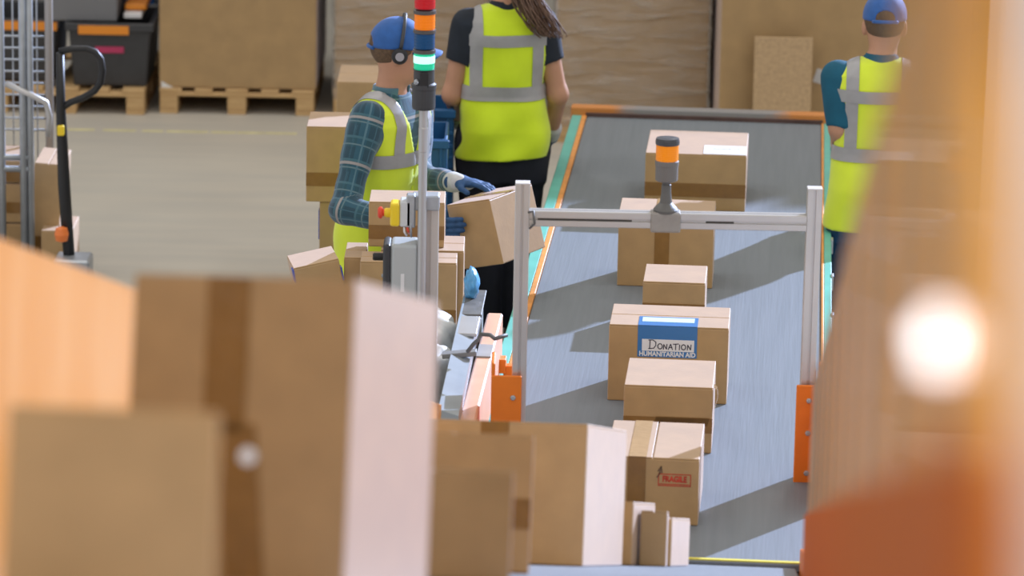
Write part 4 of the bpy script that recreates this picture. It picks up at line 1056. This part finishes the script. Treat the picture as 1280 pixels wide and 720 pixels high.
    if ptail:
        pts = [Vector(H(p)) for p in ptail]
        rn = random.Random(3); bm = bmesh.new(); N = 14
        def path(t):
            f = t*(len(pts)-1); i = min(int(f), len(pts)-2); q = f-i
            p0, p1, p2, p3 = pts[max(0, i-1)], pts[i], pts[i+1], pts[min(len(pts)-1, i+2)]
            return .5*((2*p1)+(p2-p0)*q+(2*p0-5*p1+4*p2-p3)*q*q+(3*p1-p0-3*p2+p3)*q**3)
        for k in range(110):
            a_ = rn.uniform(0, 6.283); rr = math.sqrt(rn.random()); ph_ = rn.uniform(0, 6.28); L_ = rn.uniform(.8, 1.06)
            pl_, rs_ = [], []
            for j in range(N+1):
                t = j/N*L_; sp_ = (.020+.038*math.sin(math.pi*min(1, t*.62+.05)))*(1.25 if rr > .85 else 1)
                wv = .006*math.sin(9*t+ph_)
                pl_.append(path(min(t, 1))+Vector((math.cos(a_)*rr*sp_+wv, math.sin(a_)*rr*sp_*.7, wv*.6-max(0, t-1)*.1))); rs_.append(.0052*(1-.75*t/L_)+.0006)
            add_tube(bm, pl_, rs_, 5)
        tobm(bm, 'ponytail', hair, ha)
    for s_ in (-1, 1):
        bm = bmesh.new(); bmesh.ops.create_uvsphere(bm, u_segments=12, v_segments=8, radius=.011); e_ = tobm(bm, 'eye', mat('eye_white', (.75, .73, .70), .2), root, True)
        e_.location = H((s_*.032, .077, .008))
        bm = bmesh.new(); bmesh.ops.create_uvsphere(bm, u_segments=10, v_segments=6, radius=.0055); i_ = tobm(bm, 'iris', mat('brown_iris', (.06, .03, .015), .2), e_, True)
        i_.location = HR @ Vector((0, .0075, 0))
    if cap:
        def capf(P):
            v = ell_(P, H((0, -.012, .034)), (.089, .110, .104), hr); q = (P-A3(hc[:]))@A3(hr)
            v = np.maximum(v, .022-.06*q[..., 1]*0-q[..., 2]-.10*np.minimum(q[..., 1]+.02, 0)*-1)
            return np.maximum(v, -ell_(P, H((0, -.118, .030)), (.040, .032, .030), hr))
        cp_ = sdf_mesh('cap', capf, h3-.16, h3+.17, .006, CAPB, root)
        def brim(P):
            q = (P-A3(hc[:]))@A3(hr); x, y, z = q[..., 0], q[..., 1], q[..., 2]
            zz = z-.030+.22*(y-.08)+5.5*x*x
            v = np.maximum(np.abs(zz)-.0045, np.sqrt((x/.082)**2+((y-.085)/.082)**2)*.08-.08)
            return np.maximum(v, -(ell_(P, H((0, -.012, .034)), (.084, .104, .10), hr)))
        sdf_mesh('brim', brim, h3-.06-.12, h3+.23, .004, CAPB, cp_)
        tube('strap', [H((x, -.012-math.sqrt(max(0, 1-(x/.091)**2))*.112, .016)) for x in [(-.05+.01*k) for k in range(11)]], .007, CAPB, cp_, 8)
    if headset:
        hb_ = thing_part = None
        o1 = tube('headband', [H((.098*math.cos(a), -.002+.012*math.sin(a), .03+.118*math.sin(a))) for a in [math.pi*k/16 for k in range(17)]], .0075, DARK, root, 8)
        for s_ in (-1, 1):
            c = Vector(H((s_*.098, -.004, .0)))
            ax = (HR @ Vector((s_, 0, 0)))
            pd = lathe('ear_cup', [(.020, -.014), (.030, -.011), (.032, .002), (.028, .010), (.018, .013)], BLACK, o1, M=Matrix.Translation(c) @ ax.to_track_quat('Z', 'Y').to_matrix().to_4x4(), n=24)
            lathe('trim_ring', [(.016, .0135), (.017, .0145), (.013, .0145)], mat('silver_trim', (.4, .4, .42), .3, metal=.6), o1, M=Matrix.Translation(c) @ ax.to_track_quat('Z', 'Y').to_matrix().to_4x4(), n=20)
    return root

RZ3 = lambda a: Matrix.Rotation(a, 3, 'Z'); RX3 = lambda a: Matrix.Rotation(a, 3, 'X'); RY3 = lambda a: Matrix.Rotation(a, 3, 'Y')
# --- the carton in the first worker's hands
Qd = 14.72
Q = atd(611, 249, Qd); s_ = scale_at(Q)
ea = (XR*-54 + YU*-7 + FW*39)/s_; eb_ = (XR*54 + YU*22 + FW*78.5)/s_; ec = (XR*18 + YU*-81 + FW*10.3)/s_
la, lb_, lc = ea.length, eb_.length, ec.length
zx = -ec.normalized(); xx = -ea.normalized(); yy = zx.cross(xx).normalized()
base = Q + ea/2 + eb_/2 + ec
HB = Matrix(((xx.x, yy.x, zx.x, base.x), (xx.y, yy.y, zx.y, base.y), (xx.z, yy.z, zx.z, base.z), (0, 0, 0, 1)))
held = cardboard_box('carton tilted in the gloved hands of the worker in plaid', la, lb_, lc, HB, KR, 'x', tapes=[('top', 0, 0, la, .05, CTAPE)])

# --- worker in plaid
wloc = atd(478, 200, 15.3); wloc.z = 0
phi = R(-122)
def to_local(p, loc, rz, sc_=1.): return (Matrix.Rotation(-rz, 3, 'Z') @ (Vector(p)-Vector(loc)))/sc_
sc1 = 1.0
lw_ = lambda px, py, D: to_local(atd(px, py, D), wloc, phi, sc1)[:]
rv = lambda v: (Matrix.Rotation(-phi, 3, 'Z') @ Vector(v))
J1 = dict(el=lw_(524, 222, 15.42), wl=lw_(570, 228, 15.10), er=lw_(431, 262, 14.97), wr=lw_(521, 284, 14.78),
          hl=(rv((.10, -.05, .008)), rv((.0, -.1, -1)), .35), hr=(rv((1, -.20, .03)), rv((.2, 1, .0)), .22), collar=True, head_off=(0, -.005, -.012))
person('person in plaid shirt, open hi-vis vest, blue cap and headset holding a tilted carton', wloc, phi, J1, vest=LIME2, shirt=PLAID, sleeve=2, lean=(.02, .10), headR=RZ3(R(36)) @ RX3(R(-4)),
       scale=sc1, hem=.735, bands=((1.195, 1.25),), straps=(.075, .125), vfront=True, headset=True, trousers=DTROU)
# --- worker seen from behind
w2 = atd(628, 200, 17.0); w2.z = 0
ph2 = R(8)
l2 = lambda px, py, D: to_local(atd(px, py, D), w2, ph2, 1.03)[:]
J2 = dict(el=l2(566, 118, 16.98), wl=l2(628-55, 150, 17.22), er=l2(697, 118, 17.03), wr=l2(690, 165, 17.25),
          hl=(Vector((.25, .9, -.3)), Vector((.6, 0, -.8)), .6), hr=(Vector((-.15, .9, -.5)), Vector((-.6, 0, -.8)), .6),
          kl=(-.072, .02, .5), kr=(.072, .02, .5), al=(-.078, -.02, .09), ar=(.078, -.02, .09))
person('person seen from behind in lime hi-vis vest and dark trousers with a long brown ponytail', w2, ph2, J2, female=True, vest=LIME, shirt=NAVYC, sleeve=.52, scale=1.03, hem=.835, cap=False,
       bands=((1.315, 1.365), (1.085, 1.145)), straps=(.105, .155), hair=HAIR, ptail=[(0, -.105, .03), (.03, -.15, -.03), (.075, -.17, -.13), (.13, -.165, -.22), (.175, -.15, -.285)], trousers=DTROU, tinf=.034, fold=1.7)
# --- worker at the right of the belt
w3_ = atd(1096, 200, 16.0); w3_.z = 0
ph3 = R(-4)
l3 = lambda px, py, D: to_local(atd(px, py, D), w3_, ph3, 1.02)[:]
J3 = dict(el=l3(1050, 160, 15.97), wl=l3(1050, 215, 16.16), er=l3(1146, 160, 15.97), wr=l3(1140, 215, 16.2),
          hl=(Vector((.05, .55, -.8)), Vector((.8, .2, 0)), .6), hr=(Vector((-.05, .55, -.8)), Vector((-.8, .2, 0)), .6), head_off=(.01, .02, -.045))
person('person seen from behind in petrol blue T-shirt, jeans and blue cap beside the belt', w3_, ph3, J3, vest=LIME2, shirt=TEALC, sleeve=.95, trousers=JEANS, scale=1.02, hem=.79, gloves=False,
       bands=((1.31, 1.36), (1.07, 1.125)), straps=(.085, .135), headR=RX3(R(-8)))
